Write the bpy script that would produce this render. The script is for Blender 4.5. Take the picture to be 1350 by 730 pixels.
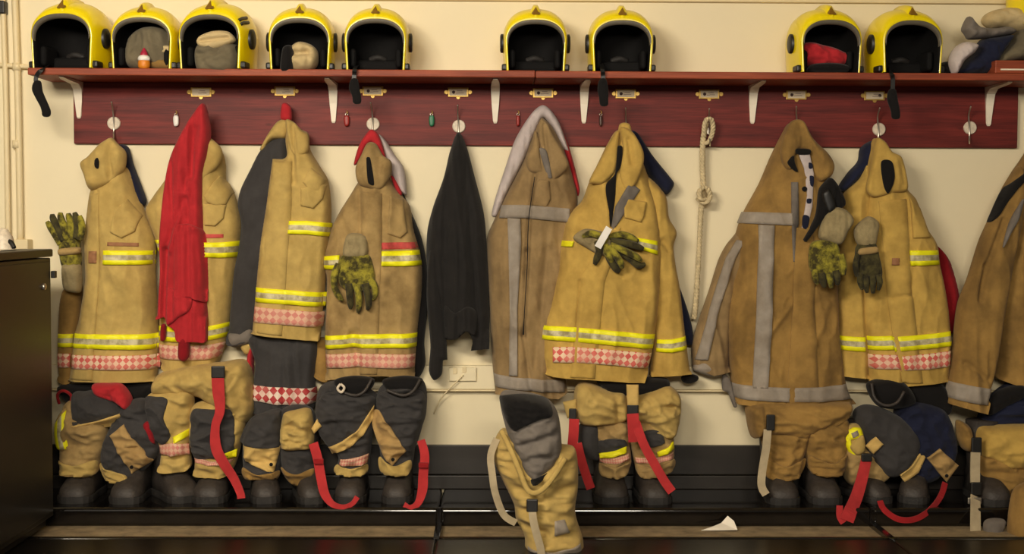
import bpy, bmesh, math, random
import numpy as np
from mathutils import Vector, Matrix
from mathutils.geometry import delaunay_2d_cdt

for _o in list(bpy.data.objects): bpy.data.objects.remove(_o)
scene = bpy.context.scene
COL = scene.collection

# ------------------------------------------------------------------ camera
F, CXP, CYP = 1720.0, 675.0, 365.0
CAM = Vector((0.0, -5.2, 1.145))
ROT = (Matrix.Rotation(math.radians(-0.83), 3, 'Z') @ Matrix.Rotation(math.radians(90 - 2.5), 3, 'X')
       @ Matrix.Rotation(math.radians(0.22), 3, 'Z'))
cd = bpy.data.cameras.new('camera'); cam = bpy.data.objects.new('camera', cd); COL.objects.link(cam)
cam.matrix_world = Matrix.Translation(CAM) @ ROT.to_4x4()
cd.sensor_width = 36.0; cd.lens = 36.0 * F / 1350.0
scene.camera = cam

# ------------------------------------------------------------------ light
world = bpy.data.worlds.new('world'); scene.world = world; world.use_nodes = True
world.node_tree.nodes['Background'].inputs[0].default_value = (1.0, 0.88, 0.7, 1)
world.node_tree.nodes['Background'].inputs[1].default_value = 0.12
def area(name, loc, target, sx, sy, power, color):
    l = bpy.data.lights.new(name, 'AREA'); l.shape = 'RECTANGLE'; l.size = sx; l.size_y = sy
    l.energy = power; l.color = color
    o = bpy.data.objects.new(name, l); COL.objects.link(o); o.location = loc
    o.rotation_euler = (Vector(target) - Vector(loc)).to_track_quat('-Z', 'Y').to_euler()
    return o
area('ceiling_lamp', (-1.5, -3.9, 2.45), (-0.3, 0, 1.0), 1.4, 0.4, 126, (1.0, 0.89, 0.73))
area('ceiling_lamp_rear', (0.2, -6.6, 2.45), (0.0, 0, 0.9), 2.2, 0.5, 158, (1.0, 0.90, 0.75))
vs = scene.view_settings
vs.view_transform = 'Standard'; vs.look = 'None'; vs.gamma = 1.0; vs.use_curve_mapping = False
vs.exposure = -0.1

# ------------------------------------------------------------------ helpers
def lin(r, g, b):
    f = lambda c: (c / 255 / 12.92) if c <= 10 else ((c / 255 + 0.055) / 1.055) ** 2.4
    return (f(r), f(g), f(b), 1.0)

def PX(px, py, d):
    """photo pixel -> world X, Z on the plane y = -d"""
    px = np.asarray(px, float); py = np.asarray(py, float); d = np.asarray(d, float)
    a, b = (px - CXP) / F, -(py - CYP) / F
    R = np.array(ROT)
    dx = R[0, 0] * a + R[0, 1] * b - R[0, 2]
    dy = R[1, 0] * a + R[1, 1] * b - R[1, 2]
    dz = R[2, 0] * a + R[2, 1] * b - R[2, 2]
    t = (-d - CAM.y) / dy
    return CAM.x + dx * t, CAM.z + dz * t
def P(px, py, d):
    x, z = PX(px, py, d); return Vector((float(x), -d, float(z)))

ORG = {}
def empty(name, label, cat, loc, group=None):
    o = bpy.data.objects.new(name, None); COL.objects.link(o); o.location = loc
    o.empty_display_size = 0.05
    o['label'] = label; o['category'] = cat
    if group: o['group'] = group
    ORG[o] = Vector(loc); return o
def tag(o, label, cat, group=None):
    o['label'] = label; o['category'] = cat
    if group: o['group'] = group
    return o
def mesh(name, verts, faces, mat, parent=None, smooth=True, uvs=None, label=None, origin=None):
    """verts in world coordinates; object origin = parent's origin, or base centre"""
    v = np.asarray(verts, float)
    if parent is not None: org = ORG[parent]
    elif origin is not None: org = Vector(origin)
    else:
        mn, mx = v.min(0), v.max(0); org = Vector(((mn[0]+mx[0])/2, (mn[1]+mx[1])/2, mn[2]))
    v = v - np.array(org)
    me = bpy.data.meshes.new(name); me.from_pydata(v.tolist(), [], faces); me.materials.append(mat)
    if smooth: me.polygons.foreach_set('use_smooth', [True] * len(me.polygons))
    if uvs is not None:
        ul = me.uv_layers.new(name='UVMap')
        li = np.zeros(len(me.loops), int); me.loops.foreach_get('vertex_index', li)
        ul.data.foreach_set('uv', np.asarray(uvs, float)[li].ravel())
    o = bpy.data.objects.new(name, me); COL.objects.link(o)
    if parent is not None: o.parent = parent
    else: o.location = org
    ORG[o] = org
    if label: o['label'] = label
    return o
def from_bm(name, bm, mat, parent=None, smooth=False, label=None):
    bm.verts.index_update()
    vs_ = [v.co[:] for v in bm.verts]; fs = [[v.index for v in f.verts] for f in bm.faces]; bm.free()
    return mesh(name, vs_, fs, mat, parent, smooth, label=label)
def box(name, lo, hi, mat, parent=None, bev=0.002, seg=2, label=None, M=None):
    bm = bmesh.new(); bmesh.ops.create_cube(bm, size=1)
    for v in bm.verts:
        v.co = Vector([(lo[i] + hi[i]) / 2 + v.co[i] * (hi[i] - lo[i]) for i in range(3)])
    if bev: bmesh.ops.bevel(bm, geom=bm.edges[:], offset=bev, segments=seg, affect='EDGES', profile=0.5)
    if M is not None: bmesh.ops.transform(bm, matrix=M, verts=bm.verts)
    bm.normal_update()
    return from_bm(name, bm, mat, parent, False, label)
def catmull(pts, n=6):
    p = np.asarray(pts, float); out = []
    for i in range(len(p) - 1):
        p0, p1, p2, p3 = p[max(i-1, 0)], p[i], p[i+1], p[min(i+2, len(p)-1)]
        for k in range(n):
            t = k / n
            out.append(0.5 * ((2*p1) + (p2-p0)*t + (2*p0-5*p1+4*p2-p3)*t*t + (3*p1-p0-3*p2+p3)*t**3))
    out.append(p[-1]); return np.array(out)
def tube_verts(pts, rad, n=10, flat=1.0):
    pts = np.asarray(pts, float); rad = np.broadcast_to(np.asarray(rad, float), (len(pts),))
    V, Fc = [], []; ref = None
    for i in range(len(pts)):
        t = Vector(pts[min(i+1, len(pts)-1)] - pts[max(i-1, 0)])
        if t.length < 1e-9: t = Vector((0, 0, 1))
        t.normalize()
        if ref is None:
            ref = Vector((0, -1, 0)) if abs(t.y) < 0.9 else Vector((1, 0, 0))
        ref = (ref - t * ref.dot(t))
        if ref.length < 1e-6: ref = t.orthogonal()
        ref.normalize(); b = t.cross(ref)
        for k in range(n):
            a = 2 * math.pi * k / n
            V.append(Vector(pts[i]) + (b * math.cos(a) + ref * math.sin(a) * flat) * float(rad[i]))
    for i in range(len(pts) - 1):
        for k in range(n):
            a, b_ = i*n + k, i*n + (k+1) % n
            Fc.append((a, b_, b_ + n, a + n))
    Fc.append(tuple(range(n))[::-1]); Fc.append(tuple(range((len(pts)-1)*n, len(pts)*n)))
    return [v[:] for v in V], Fc
def tube(name, pts, rad, mat, parent=None, n=10, sub=6, flat=1.0, label=None):
    """pts world coordinates, with a radius for each point or for all"""
    rad = np.broadcast_to(np.asarray(rad, float), (len(pts),))
    q = catmull(np.column_stack([np.asarray(pts, float), rad]), sub)
    V, Fc = tube_verts(q[:, :3], np.maximum(q[:, 3], 1e-4), n, flat)
    return mesh(name, V, Fc, mat, parent, True, label=label)
def tubepx(name, pts, mat, parent=None, n=10, sub=6, flat=1.0, label=None):
    """pts = (px, py, depth, radius)"""
    return tube(name, [P(a, b, d)[:] for a, b, d, r in pts], [r for *_, r in pts], mat, parent, n, sub, flat, label)
def ribbon(name, pts, w, mat, parent=None, th=0.003, sub=6, label=None):
    """flat webbing; pts = (px, py, depth) ; width in metres"""
    ws = np.broadcast_to(np.asarray(w, float), (len(pts),))
    q = catmull([P(a, b, d)[:] + (float(ww),) for (a, b, d), ww in zip(pts, ws)], sub)
    ws = q[:, 3]; q = q[:, :3]
    V, Fc, UV = [], [], []; s = 0; ps = None
    for i in range(len(q)):
        t = Vector(q[min(i+1, len(q)-1)] - q[max(i-1, 0)]).normalized()
        side = t.cross(Vector((0, -1, 0)))
        if side.length < 0.15: side = ps if ps else Vector((1, 0, 0))
        side.normalize()
        if ps and side.dot(ps) < 0: side = -side
        if ps: side = (side + ps * 0.6).normalized()
        ps = side; nrm = side.cross(t).normalized()
        if nrm.y > 0: nrm = -nrm
        c = Vector(q[i])
        if i: s += float(np.linalg.norm(q[i] - q[i-1]))
        for a, b in ((-1, 1), (1, 1), (1, -1), (-1, -1)):
            V.append((c + side * (a * float(ws[i]) / 2) + nrm * (b * th / 2))[:]); UV.append((s, (a + 1) / 2))
    for i in range(len(q) - 1):
        for k in range(4):
            a, b = i*4 + k, i*4 + (k+1) % 4
            Fc.append((a, b, b+4, a+4))
    Fc.append((3, 2, 1, 0)); m = (len(q)-1)*4; Fc.append((m, m+1, m+2, m+3))
    return mesh(name, V, Fc, mat, parent, False, UV, label)

class Shell: pass
def prof(ds, edge):
    a = np.clip(ds / (edge * .42), 0, 1); b = np.clip(ds / (edge * 1.7), 0, 1)
    return .64 * np.sqrt(np.maximum(0, 1 - (1 - a)**2)) + .36 * (1 - (1 - b)**2)
def smooth_poly(pts, step):
    """closed outline; a point (x, y, 1) stays a corner"""
    n = len(pts); p = np.array([q[:2] for q in pts], float)
    cor = [len(q) > 2 for q in pts]; out = []
    for i in range(n):
        a, b = p[i], p[(i+1) % n]
        ta = (b - p[i-1]) * 0.5 if not cor[i] else (b - a)
        tb = (p[(i+2) % n] - a) * 0.5 if not cor[(i+1) % n] else (b - a)
        L = np.linalg.norm(b - a)
        ta = ta * min(1, L / (np.linalg.norm(ta) + 1e-9)); tb = tb * min(1, L / (np.linalg.norm(tb) + 1e-9))
        k = max(1, int(round(L / step)))
        for j in range(k):
            t = j / k
            out.append((2*t**3-3*t*t+1)*a + (t**3-2*t*t+t)*ta + (-2*t**3+3*t*t)*b + (t**3-t*t)*tb)
    return np.array(out)
def seg_dist(X, Z, A, B):
    out = np.full(X.shape, 9.0)
    for s in range(0, len(A), 64):
        a, b = A[s:s+64], B[s:s+64]; ab = b - a
        dx = X[:, None] - a[None, :, 0]; dz = Z[:, None] - a[None, :, 1]
        t = np.clip((dx*ab[:, 0] + dz*ab[:, 1]) / (np.sum(ab*ab, 1) + 1e-12), 0, 1)
        d2 = (dx - t*ab[:, 0])**2 + (dz - t*ab[:, 1])**2
        out = np.minimum(out, np.sqrt(d2.min(1)))
    return out
def inside(X, Z, A, B):
    c = np.zeros(X.shape, bool)
    for a, b in zip(A, B):
        if a[1] == b[1]: continue
        m = (a[1] > Z) != (b[1] > Z)
        c ^= m & (X < (b[0]-a[0]) * (Z-a[1]) / (b[1]-a[1]) + a[0])
    return c
def perlin(x, y, seed):
    xi = np.floor(x).astype(np.int64); yi = np.floor(y).astype(np.int64); xf = x - xi; yf = y - yi
    def g(ix, iy, dx, dy):
        h = (ix * 374761393 + iy * 668265263 + seed * 1442695041) & 0xffffffff
        h = ((h ^ (h >> 13)) * 1274126177) & 0xffffffff; h = h ^ (h >> 16)
        a = (h & 0xffff) / 65536.0 * 2 * math.pi
        return np.cos(a) * dx + np.sin(a) * dy
    u = xf*xf*xf*(xf*(xf*6-15)+10); v = yf*yf*yf*(yf*(yf*6-15)+10)
    a = g(xi, yi, xf, yf); b = g(xi+1, yi, xf-1, yf); c = g(xi, yi+1, xf, yf-1); d = g(xi+1, yi+1, xf-1, yf-1)
    return (a*(1-u) + b*u)*(1-v) + (c*(1-u) + d*u)*v
def wrinkle(X, Z, seed, amp, sx, sz):
    """soft folds plus a few sharper creases; sx, sz = size across and along"""
    wx = X + .25*sx*perlin(X/sx*.7 + 9, Z/sz*.9, seed+5); wz = Z + .3*sz*perlin(X/sx*.8, Z/sz*.6 + 4, seed+6)
    n1 = perlin(wx/sx, wz/sz, seed); n2 = perlin(wx/sx*1.3 + 3.3 + .35*wz/sz, wz/sz*1.2, seed+1)
    rd = .5 - np.sqrt(np.abs(n2) + .002)*1.3
    n3 = perlin(wx/sx*2.7, wz/sz*2.4, seed+2)
    return amp*(1.3*n1 + 1.0*np.clip(rd, -.35, .6) + .4*n3)
SEED = [11]
def cloth(name, poly, d, T, mat, parent=None, edge=0.05, hem=None, wr=None, folds=(), Tb=0.0, t=0.004,
          res=0.0072, label=None, seed=None, build=True):
    """a body of cloth with a traced outline: back sheet at depth d (number or function of X, Z), front bulging by T"""
    SEED[0] += 1; seed = seed or SEED[0]
    ref = (d if not callable(d) else 0.18) + (T * .6)
    for it in range(3 if callable(d) else 1):
        pp = smooth_poly(poly, res / 0.0030)
        X, Z = PX(pp[:, 0], pp[:, 1], ref)
        if callable(d): ref = float(np.median(d(X, Z))) + T * .6
    A = np.column_stack([X, Z]); B = np.roll(A, -1, 0)
    keep = np.ones(len(A), bool)
    if hem is not None:
        keep = ~((pp[:, 1] > hem) & (np.roll(pp[:, 1], -1) > hem))
    sh = Shell(); wrp = wr
    FL = []
    for f in folds:
        (x0, y0), (x1, y1), am, w = f
        a = PX(x0, y0, ref); b = PX(x1, y1, ref)
        FL.append((np.array([[float(a[0]), float(a[1])]]), np.array([[float(b[0]), float(b[1])]]), am, w * 0.0029))
    dfun = d if callable(d) else (lambda x, z: np.full(np.shape(x), float(d)))
    def front(x, z):
        x = np.asarray(x, float).ravel(); z = np.asarray(z, float).ravel()
        ds = seg_dist(x, z, A[keep], B[keep]); ins = inside(x, z, A, B)
        ds = np.where(ins, ds, 0)
        pr = prof(ds, edge)
        f = dfun(x, z) + t + T * pr
        m = np.clip(ds / 0.018, 0, 1)
        if wrp: f = f + m * wrinkle(x, z, seed, *wrp)
        for a, b, am, w in FL:
            f = f + m * am * np.exp(-(seg_dist(x, z, a, b) / w)**2)
        return np.where(ins, np.maximum(f, dfun(x, z) + t * .6), dfun(x, z))
    sh.front = front; sh.ref = ref
    if not build: return sh
    mn, mx = A.min(0), A.max(0)
    gx = np.arange(mn[0], mx[0], res); gz = np.arange(mn[1], mx[1], res * .87)
    GX, GZ = np.meshgrid(gx, gz); GX = GX + (np.arange(len(gz)) % 2)[:, None] * res / 2
    GX, GZ = GX.ravel(), GZ.ravel()
    ins = inside(GX, GZ, A, B); GX, GZ = GX[ins], GZ[ins]
    if len(GX):
        ok = seg_dist(GX, GZ, A, B) > res * .45; GX, GZ = GX[ok], GZ[ok]
    # a ring just inside the rim keeps the edge round
    tg = np.roll(A, -1, 0) - np.roll(A, 1, 0); tg /= (np.linalg.norm(tg, axis=1)[:, None] + 1e-9)
    area2 = np.sum(A[:, 0]*B[:, 1] - B[:, 0]*A[:, 1]); sg = 1 if area2 > 0 else -1
    ring = A + np.column_stack([-tg[:, 1], tg[:, 0]]) * sg * res * .22
    ir = inside(ring[:, 0], ring[:, 1], A, B); ring = ring[ir]
    allp = np.vstack([A, ring, np.column_stack([GX, GZ])])
    n = len(A)
    vo, eo, fo, ov, oe, of_ = delaunay_2d_cdt([Vector(p) for p in allp], [(i, (i+1) % n) for i in range(n)], [], 1, 1e-7)
    vv = np.array([v[:] for v in vo]); tri = [f for f in fo]
    if tri:
        cen = np.array([vv[list(f)].mean(0) for f in tri]); ok = inside(cen[:, 0], cen[:, 1], A, B)
        tri = [f for f, k in zip(tri, ok) if k]
    fr = front(vv[:, 0], vv[:, 1]); 
    # rim vertices count as outside or inside by rounding: settle them
    ds_all = seg_dist(vv[:, 0], vv[:, 1], A, B); rim = ds_all < 1e-6
    dk = seg_dist(vv[:, 0], vv[:, 1], A[keep], B[keep]) if keep.any() else ds_all * 0 + 9
    rimf = dfun(vv[:, 0], vv[:, 1]) + t + T * prof(dk, edge)
    if wrp: rimf = rimf + np.clip(dk / 0.018, 0, 1) * wrinkle(vv[:, 0], vv[:, 1], seed, *wrp)
    for a, b, am, w in FL: rimf = rimf + np.clip(dk / 0.018, 0, 1) * am * np.exp(-(seg_dist(vv[:, 0], vv[:, 1], a, b) / w)**2)
    fr = np.where(rim, np.maximum(rimf, dfun(vv[:, 0], vv[:, 1]) + t * .6), fr)
    qb = np.clip(ds_all / edge, 0, 1)
    bk = dfun(vv[:, 0], vv[:, 1]) - Tb * np.sqrt(np.maximum(0, 1 - (1 - qb)**2))
    N = len(vv)
    V = np.vstack([np.column_stack([vv[:, 0], -fr, vv[:, 1]]), np.column_stack([vv[:, 0], -bk, vv[:, 1]])])
    Fc = []; cnt = {}
    for f in tri:
        f = list(f)
        a, b, c = vv[f[0]], vv[f[1]], vv[f[2]]
        if (b[0]-a[0])*(c[1]-a[1]) - (b[1]-a[1])*(c[0]-a[0]) < 0: f = f[::-1]
        Fc.append(tuple(f)); Fc.append((f[2]+N, f[1]+N, f[0]+N))
        for i in range(3):
            e = (f[i], f[(i+1) % 3])
            if (e[1], e[0]) in cnt: del cnt[(e[1], e[0])]
            else: cnt[e] = 1
    for (a, b) in cnt: Fc.append((b, a, a+N, b+N))
    sh.obj = mesh(name, V, Fc, mat, parent, True, label=label)
    return sh
def strip(name, top, bot, surf, mat, parent, off=0.010, step=0.008, rows=5, label=None):
    """a sewn band that follows a surface; top and bottom edge as photo polylines"""
    ref = 0.17
    def res_(pl, n):
        pl = np.asarray(pl, float); s = np.r_[0, np.cumsum(np.linalg.norm(np.diff(pl, axis=0), axis=1))]
        q = np.linspace(0, s[-1], n); return np.column_stack([np.interp(q, s, pl[:, 0]), np.interp(q, s, pl[:, 1])])
    for it in range(3):
        L = np.linalg.norm(np.array(top[-1], float) - np.array(top[0], float)) * .003
        n = max(3, int(L / step)); a, b = res_(top, n), res_(bot, n)
        G = np.array([a + (b - a) * (k / (rows - 1)) for k in range(rows)])
        X, Z = PX(G[..., 0].ravel(), G[..., 1].ravel(), ref)
        D = surf(X, Z); ref = float(np.median(D))
    hgt = np.linalg.norm(np.array([X[0] - X[(rows-1)*n], Z[0] - Z[(rows-1)*n]]))
    Xr = X.reshape(rows, n); Zr = Z.reshape(rows, n)
    u = np.r_[0, np.cumsum(np.hypot(np.diff(Xr[0]), np.diff(Zr[0])))] / max(hgt, 1e-6)
    V = np.vstack([np.column_stack([X, -(D + off), Z]), np.column_stack([X, -(D - off * .4), Z])])
    UV = [(u[j], 1 - i / (rows - 1)) for i in range(rows) for j in range(n)] * 2
    N = rows * n; Fc = []
    for i in range(rows - 1):
        for j in range(n - 1):
            q = (i*n+j, (i+1)*n+j, (i+1)*n+j+1, i*n+j+1); Fc.append(q); Fc.append(tuple(k + N for k in q[::-1]))
    loop = [j for j in range(n)] + [i*n+n-1 for i in range(1, rows)] + [(rows-1)*n+j for j in range(n-2, -1, -1)] + [i*n for i in range(rows-2, 0, -1)]
    for k in range(len(loop)):
        a, b = loop[k], loop[(k+1) % len(loop)]; Fc.append((a, b, b+N, a+N))
    return mesh(name, V, Fc, mat, parent, True, UV, label)
def on(*shells):
    return lambda x, z: np.max([s.front(x, z) for s in shells], 0)
def disc(name, px, py, d, r, th, mat, parent, n=20, label=None):
    c = P(px, py, d); V = []; Fc = []
    for (rr, dd) in ((r*.9, th), (r, th*.6), (r, 0)):
        for k in range(n):
            a = 2*math.pi*k/n; V.append((c.x + rr*math.cos(a), -d - dd, c.z + rr*math.sin(a)))
    Fc.append(tuple(range(n))); Fc.append(tuple(range(2*n, 3*n))[::-1])
    for i in range(2):
        for k in range(n): Fc.append((i*n+k, (i+1)*n+k, (i+1)*n+(k+1) % n, i*n+(k+1) % n))
    return mesh(name, V, Fc, mat, parent, False, label=label)

# ------------------------------------------------------------------ materials
def nodes(name):
    m = bpy.data.materials.new(name); m.use_nodes = True
    nt = m.node_tree; return m, nt, nt.nodes['Principled BSDF']
def mixc(nt, fac, a, b):
    n = nt.nodes.new('ShaderNodeMix'); n.data_type = 'RGBA'
    for s, v in ((n.inputs[0], fac), (n.inputs[6], a), (n.inputs[7], b)):
        if hasattr(v, 'links'): nt.links.new(v, s)
        else: s.default_value = v
    return n.outputs[2]
def ramp(nt, src, stops, interp='LINEAR'):
    r = nt.nodes.new('ShaderNodeValToRGB'); r.color_ramp.interpolation = interp
    el = r.color_ramp.elements
    while len(el) > 1: el.remove(el[-1])
    el[0].position = stops[0][0]; el[0].color = stops[0][1]
    for p_, c_ in stops[1:]:
        e = el.new(p_); e.color = c_
    nt.links.new(src, r.inputs[0]); return r.outputs[0]
def noise(nt, vec, scale, det=4, rough=.55):
    n = nt.nodes.new('ShaderNodeTexNoise'); n.inputs['Scale'].default_value = scale
    n.inputs['Detail'].default_value = det; n.inputs['Roughness'].default_value = rough
    if vec is not None: nt.links.new(vec, n.inputs['Vector'])
    return n.outputs['Fac']
def coords(nt, kind='Object', scale=None, rot=None):
    t = nt.nodes.new('ShaderNodeTexCoord'); out = t.outputs[kind]
    if scale or rot:
        mp = nt.nodes.new('ShaderNodeMapping'); nt.links.new(out, mp.inputs[0])
        if scale: mp.inputs['Scale'].default_value = scale
        if rot: mp.inputs['Rotation'].default_value = rot
        out = mp.outputs[0]
    return out
def bump(nt, bs, h, strength, dist=0.002):
    b = nt.nodes.new('ShaderNodeBump'); b.inputs['Strength'].default_value = strength
    b.inputs['Distance'].default_value = dist; nt.links.new(h, b.inputs['Height']); nt.links.new(b.outputs[0], bs.inputs['Normal'])
def fabric(name, c, dirt, amt=(.45, .72), sc=7, bmp=.5, crease=.35, rough=.92):
    m, nt, bs = nodes(name); v = coords(nt)
    base = ramp(nt, noise(nt, v, 26, 3), [(.3, tuple(x*.88 for x in c[:3]) + (1,)), (.7, tuple(min(1, x*1.1) for x in c[:3]) + (1,))])
    st = ramp(nt, noise(nt, v, sc, 6, .62), [(amt[0], (0, 0, 0, 1)), (amt[1], (1, 1, 1, 1))])
    colr = mixc(nt, st, base, dirt)
    nt.links.new(colr, bs.inputs['Base Color'])
    bs.inputs['Roughness'].default_value = rough; bs.inputs['Specular IOR Level'].default_value = .2
    bs.inputs['Sheen Weight'].default_value = .08
    # crumple + weave
    v2 = coords(nt, 'Object', (1.0, 1.0, .6))
    n1 = noise(nt, v2, 9, 5, .6); n2 = noise(nt, v, 420, 1)
    ad = nt.nodes.new('ShaderNodeMath'); ad.operation = 'MULTIPLY_ADD'; nt.links.new(n2, ad.inputs[0])
    ad.inputs[1].default_value = .05; nt.links.new(n1, ad.inputs[2])
    rg = nt.nodes.new('ShaderNodeTexNoise'); rg.noise_type = 'RIDGED_MULTIFRACTAL'
    rg.inputs['Scale'].default_value = 5.5; rg.inputs['Detail'].default_value = 3; rg.inputs['Roughness'].default_value = .45
    rg.inputs['Distortion'].default_value = .5; nt.links.new(v2, rg.inputs['Vector'])
    ad2 = nt.nodes.new('ShaderNodeMath'); ad2.operation = 'MULTIPLY_ADD'; nt.links.new(rg.outputs['Fac'], ad2.inputs[0])
    ad2.inputs[1].default_value = .22; nt.links.new(ad.outputs[0], ad2.inputs[2])
    bump(nt, bs, ad2.outputs[0], bmp * .9, .024 * crease)
    return m
def plain(name, c, rough=.5, metal=0, spec=.5, vary=.12, sc=12, bmp=0, coat=0):
    m, nt, bs = nodes(name); v = coords(nt)
    nz = noise(nt, v, sc, 5)
    nt.links.new(ramp(nt, nz, [(.3, tuple(x*(1-vary) for x in c[:3]) + (1,)), (.7, tuple(min(1, x*(1+vary)) for x in c[:3]) + (1,))]), bs.inputs['Base Color'])
    bs.inputs['Roughness'].default_value = rough; bs.inputs['Metallic'].default_value = metal
    bs.inputs['Specular IOR Level'].default_value = spec; bs.inputs['Coat Weight'].default_value = coat
    if bmp: bump(nt, bs, noise(nt, v, sc*5, 3), bmp, .003)
    return m
M = {}
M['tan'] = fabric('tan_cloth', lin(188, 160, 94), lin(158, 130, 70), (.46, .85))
M['tan_gold'] = fabric('gold_tan_cloth', lin(190, 156, 80), lin(154, 122, 58), (.48, .82))
M['tan_worn'] = fabric('worn_tan_cloth', lin(170, 142, 92), lin(118, 94, 58), (.42, .75))
M['brown'] = fabric('brown_tan_cloth', lin(152, 126, 86), lin(112, 90, 60), (.42, .78))
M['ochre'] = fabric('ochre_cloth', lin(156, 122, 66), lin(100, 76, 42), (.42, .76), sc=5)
M['tan_trim'] = fabric('pale_tan_cloth', lin(208, 174, 104), lin(180, 144, 82), (.5, .9), bmp=.25)
M['pad'] = fabric('knee_pad_cloth', lin(176, 144, 92), lin(140, 108, 62), (.45, .8), bmp=.25)
M['charcoal'] = fabric('charcoal_cloth', lin(62, 60, 60), lin(46, 44, 44), (.4, .9), bmp=.4)
M['grey'] = fabric('grey_lining', lin(120, 112, 104), lin(84, 78, 74), (.4, .85), bmp=.5)
M['red'] = fabric('red_cloth', lin(178, 42, 48), lin(148, 30, 36), (.4, .9), bmp=.3)
M['dkred'] = fabric('dark_red_cloth', lin(138, 22, 30), lin(108, 16, 24), (.4, .9), bmp=.3)
M['black'] = fabric('black_fleece', lin(36, 34, 33), lin(26, 25, 25), (.4, .9), bmp=.4)
M['hole'] = fabric('black_cloth_and_hole_shade', lin(22, 20, 20), lin(14, 13, 13), (.4, .9), bmp=.3)  # black cloth; also paints the shade inside holes and openings
M['navy'] = fabric('navy_cloth', lin(30, 34, 56), lin(20, 22, 38), (.4, .9), bmp=.4)
M['lilac'] = fabric('pale_grey_cloth', lin(196, 184, 180), lin(170, 156, 156), (.4, .9), bmp=.3)
M['hood'] = fabric('olive_hood_cloth', lin(116, 106, 84), lin(80, 74, 60), (.4, .8), bmp=.5)
M['cream'] = fabric('cream_cloth', lin(196, 174, 128), lin(160, 138, 96), (.5, .9), bmp=.3)
M['silver'] = fabric('silver_tape', lin(156, 146, 134), lin(124, 110, 92), (.42, .8), bmp=.3, rough=.6)
M['strap_red'] = fabric('red_webbing', lin(178, 50, 52), lin(148, 38, 40), (.5, .9), bmp=.2)
M['strap_dkred'] = fabric('dark_red_webbing', lin(150, 30, 34), lin(120, 22, 26), (.5, .9), bmp=.2)
M['strap_grey'] = fabric('grey_webbing', lin(176, 160, 130), lin(140, 124, 98), (.5, .9), bmp=.2)
M['glove_y'] = fabric('olive_glove_leather', lin(158, 148, 52), lin(62, 56, 30), (.40, .60), sc=28, bmp=.7)
M['glove_k'] = fabric('dark_glove_leather', lin(80, 74, 42), lin(44, 40, 28), (.40, .62), sc=30, bmp=.7)
M['cuff'] = fabric('glove_cuff', lin(158, 142, 104), lin(118, 104, 74), (.4, .8), sc=18, bmp=.6)
M['red_print'] = plain('red_name_strip', lin(186, 70, 66), .8, vary=.25, sc=60)
M['badge'] = plain('brown_badge', lin(150, 104, 70), .8, vary=.2, sc=60)
M['plastic'] = plain('black_plastic', lin(24, 23, 22), .45, vary=.2)
M['yellow'] = plain('yellow_helmet_paint', lin(240, 216, 6), .28, vary=.05, sc=9, coat=.3)
M['brim'] = plain('grey_brim', lin(92, 84, 70), .55, vary=.2)
M['liner'] = plain('helmet_liner', lin(14, 13, 13), .8, vary=.3, spec=.2)
M['emblem'] = plain('brown_emblem', lin(128, 92, 20), .5)
M['rubber'] = plain('boot_rubber', lin(52, 46, 42), .6, vary=.35, sc=26, bmp=.5)
M['sole'] = plain('boot_sole', lin(34, 31, 29), .7, vary=.3, sc=26, bmp=.5)
M['wall'] = plain('cream_wall_paint', lin(234, 221, 186), .6, vary=.025, sc=2.2, bmp=.08)
M['pipe'] = plain('cream_pipe_paint', lin(226, 208, 166), .5, vary=.05)
M['gloss'] = plain('black_gloss_paint', lin(19, 16, 14), .11, vary=.35, sc=7, bmp=.05, coat=.25)
M['floor_gloss'] = plain('black_floor_paint', lin(15, 13, 12), .3, vary=.35, sc=7, bmp=.15)
M['skirt'] = plain('black_skirting_paint', lin(40, 35, 30), .42, vary=.25, sc=5)
M['concrete'] = plain('dusty_concrete', lin(138, 120, 90), .9, vary=.35, sc=16, bmp=.4)
M['metal'] = plain('hook_metal', lin(200, 192, 178), .3, metal=.9, vary=.1)
M['disc'] = plain('pale_disc', lin(214, 200, 178), .5, vary=.18, sc=70)
M['bracket'] = plain('white_bracket_paint', lin(240, 228, 206), .45, vary=.06)
M['brass'] = plain('brass', lin(196, 160, 84), .4, metal=.6, vary=.15, sc=60)
M['card'] = plain('white_card', lin(234, 216, 184), .7, vary=.04)
M['ink'] = plain('dark_ink', lin(72, 52, 50), .8)
M['ink2'] = plain('faded_ink', lin(176, 152, 140), .8)
M['cab'] = plain('black_cabinet_paint', lin(34, 32, 28), .45, vary=.12, sc=6)
M['paper'] = plain('white_paper', lin(238, 230, 214), .8, vary=.03)
M['green'] = plain('green_tag', lin(40, 110, 76), .45)
M['redtag'] = plain('red_tag', lin(150, 34, 26), .45)
M['dktag'] = plain('dark_tag', lin(70, 46, 38), .45)
M['orange'] = plain('orange_plastic', lin(214, 128, 30), .5)
M['white'] = plain('white_plastic', lin(236, 232, 224), .4, vary=.03)
M['rope'] = plain('pale_rope', lin(206, 188, 148), .9, vary=.2, sc=60, bmp=.5)
M['crimson'] = plain('crimson_plastic', lin(170, 30, 60), .5)
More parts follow.
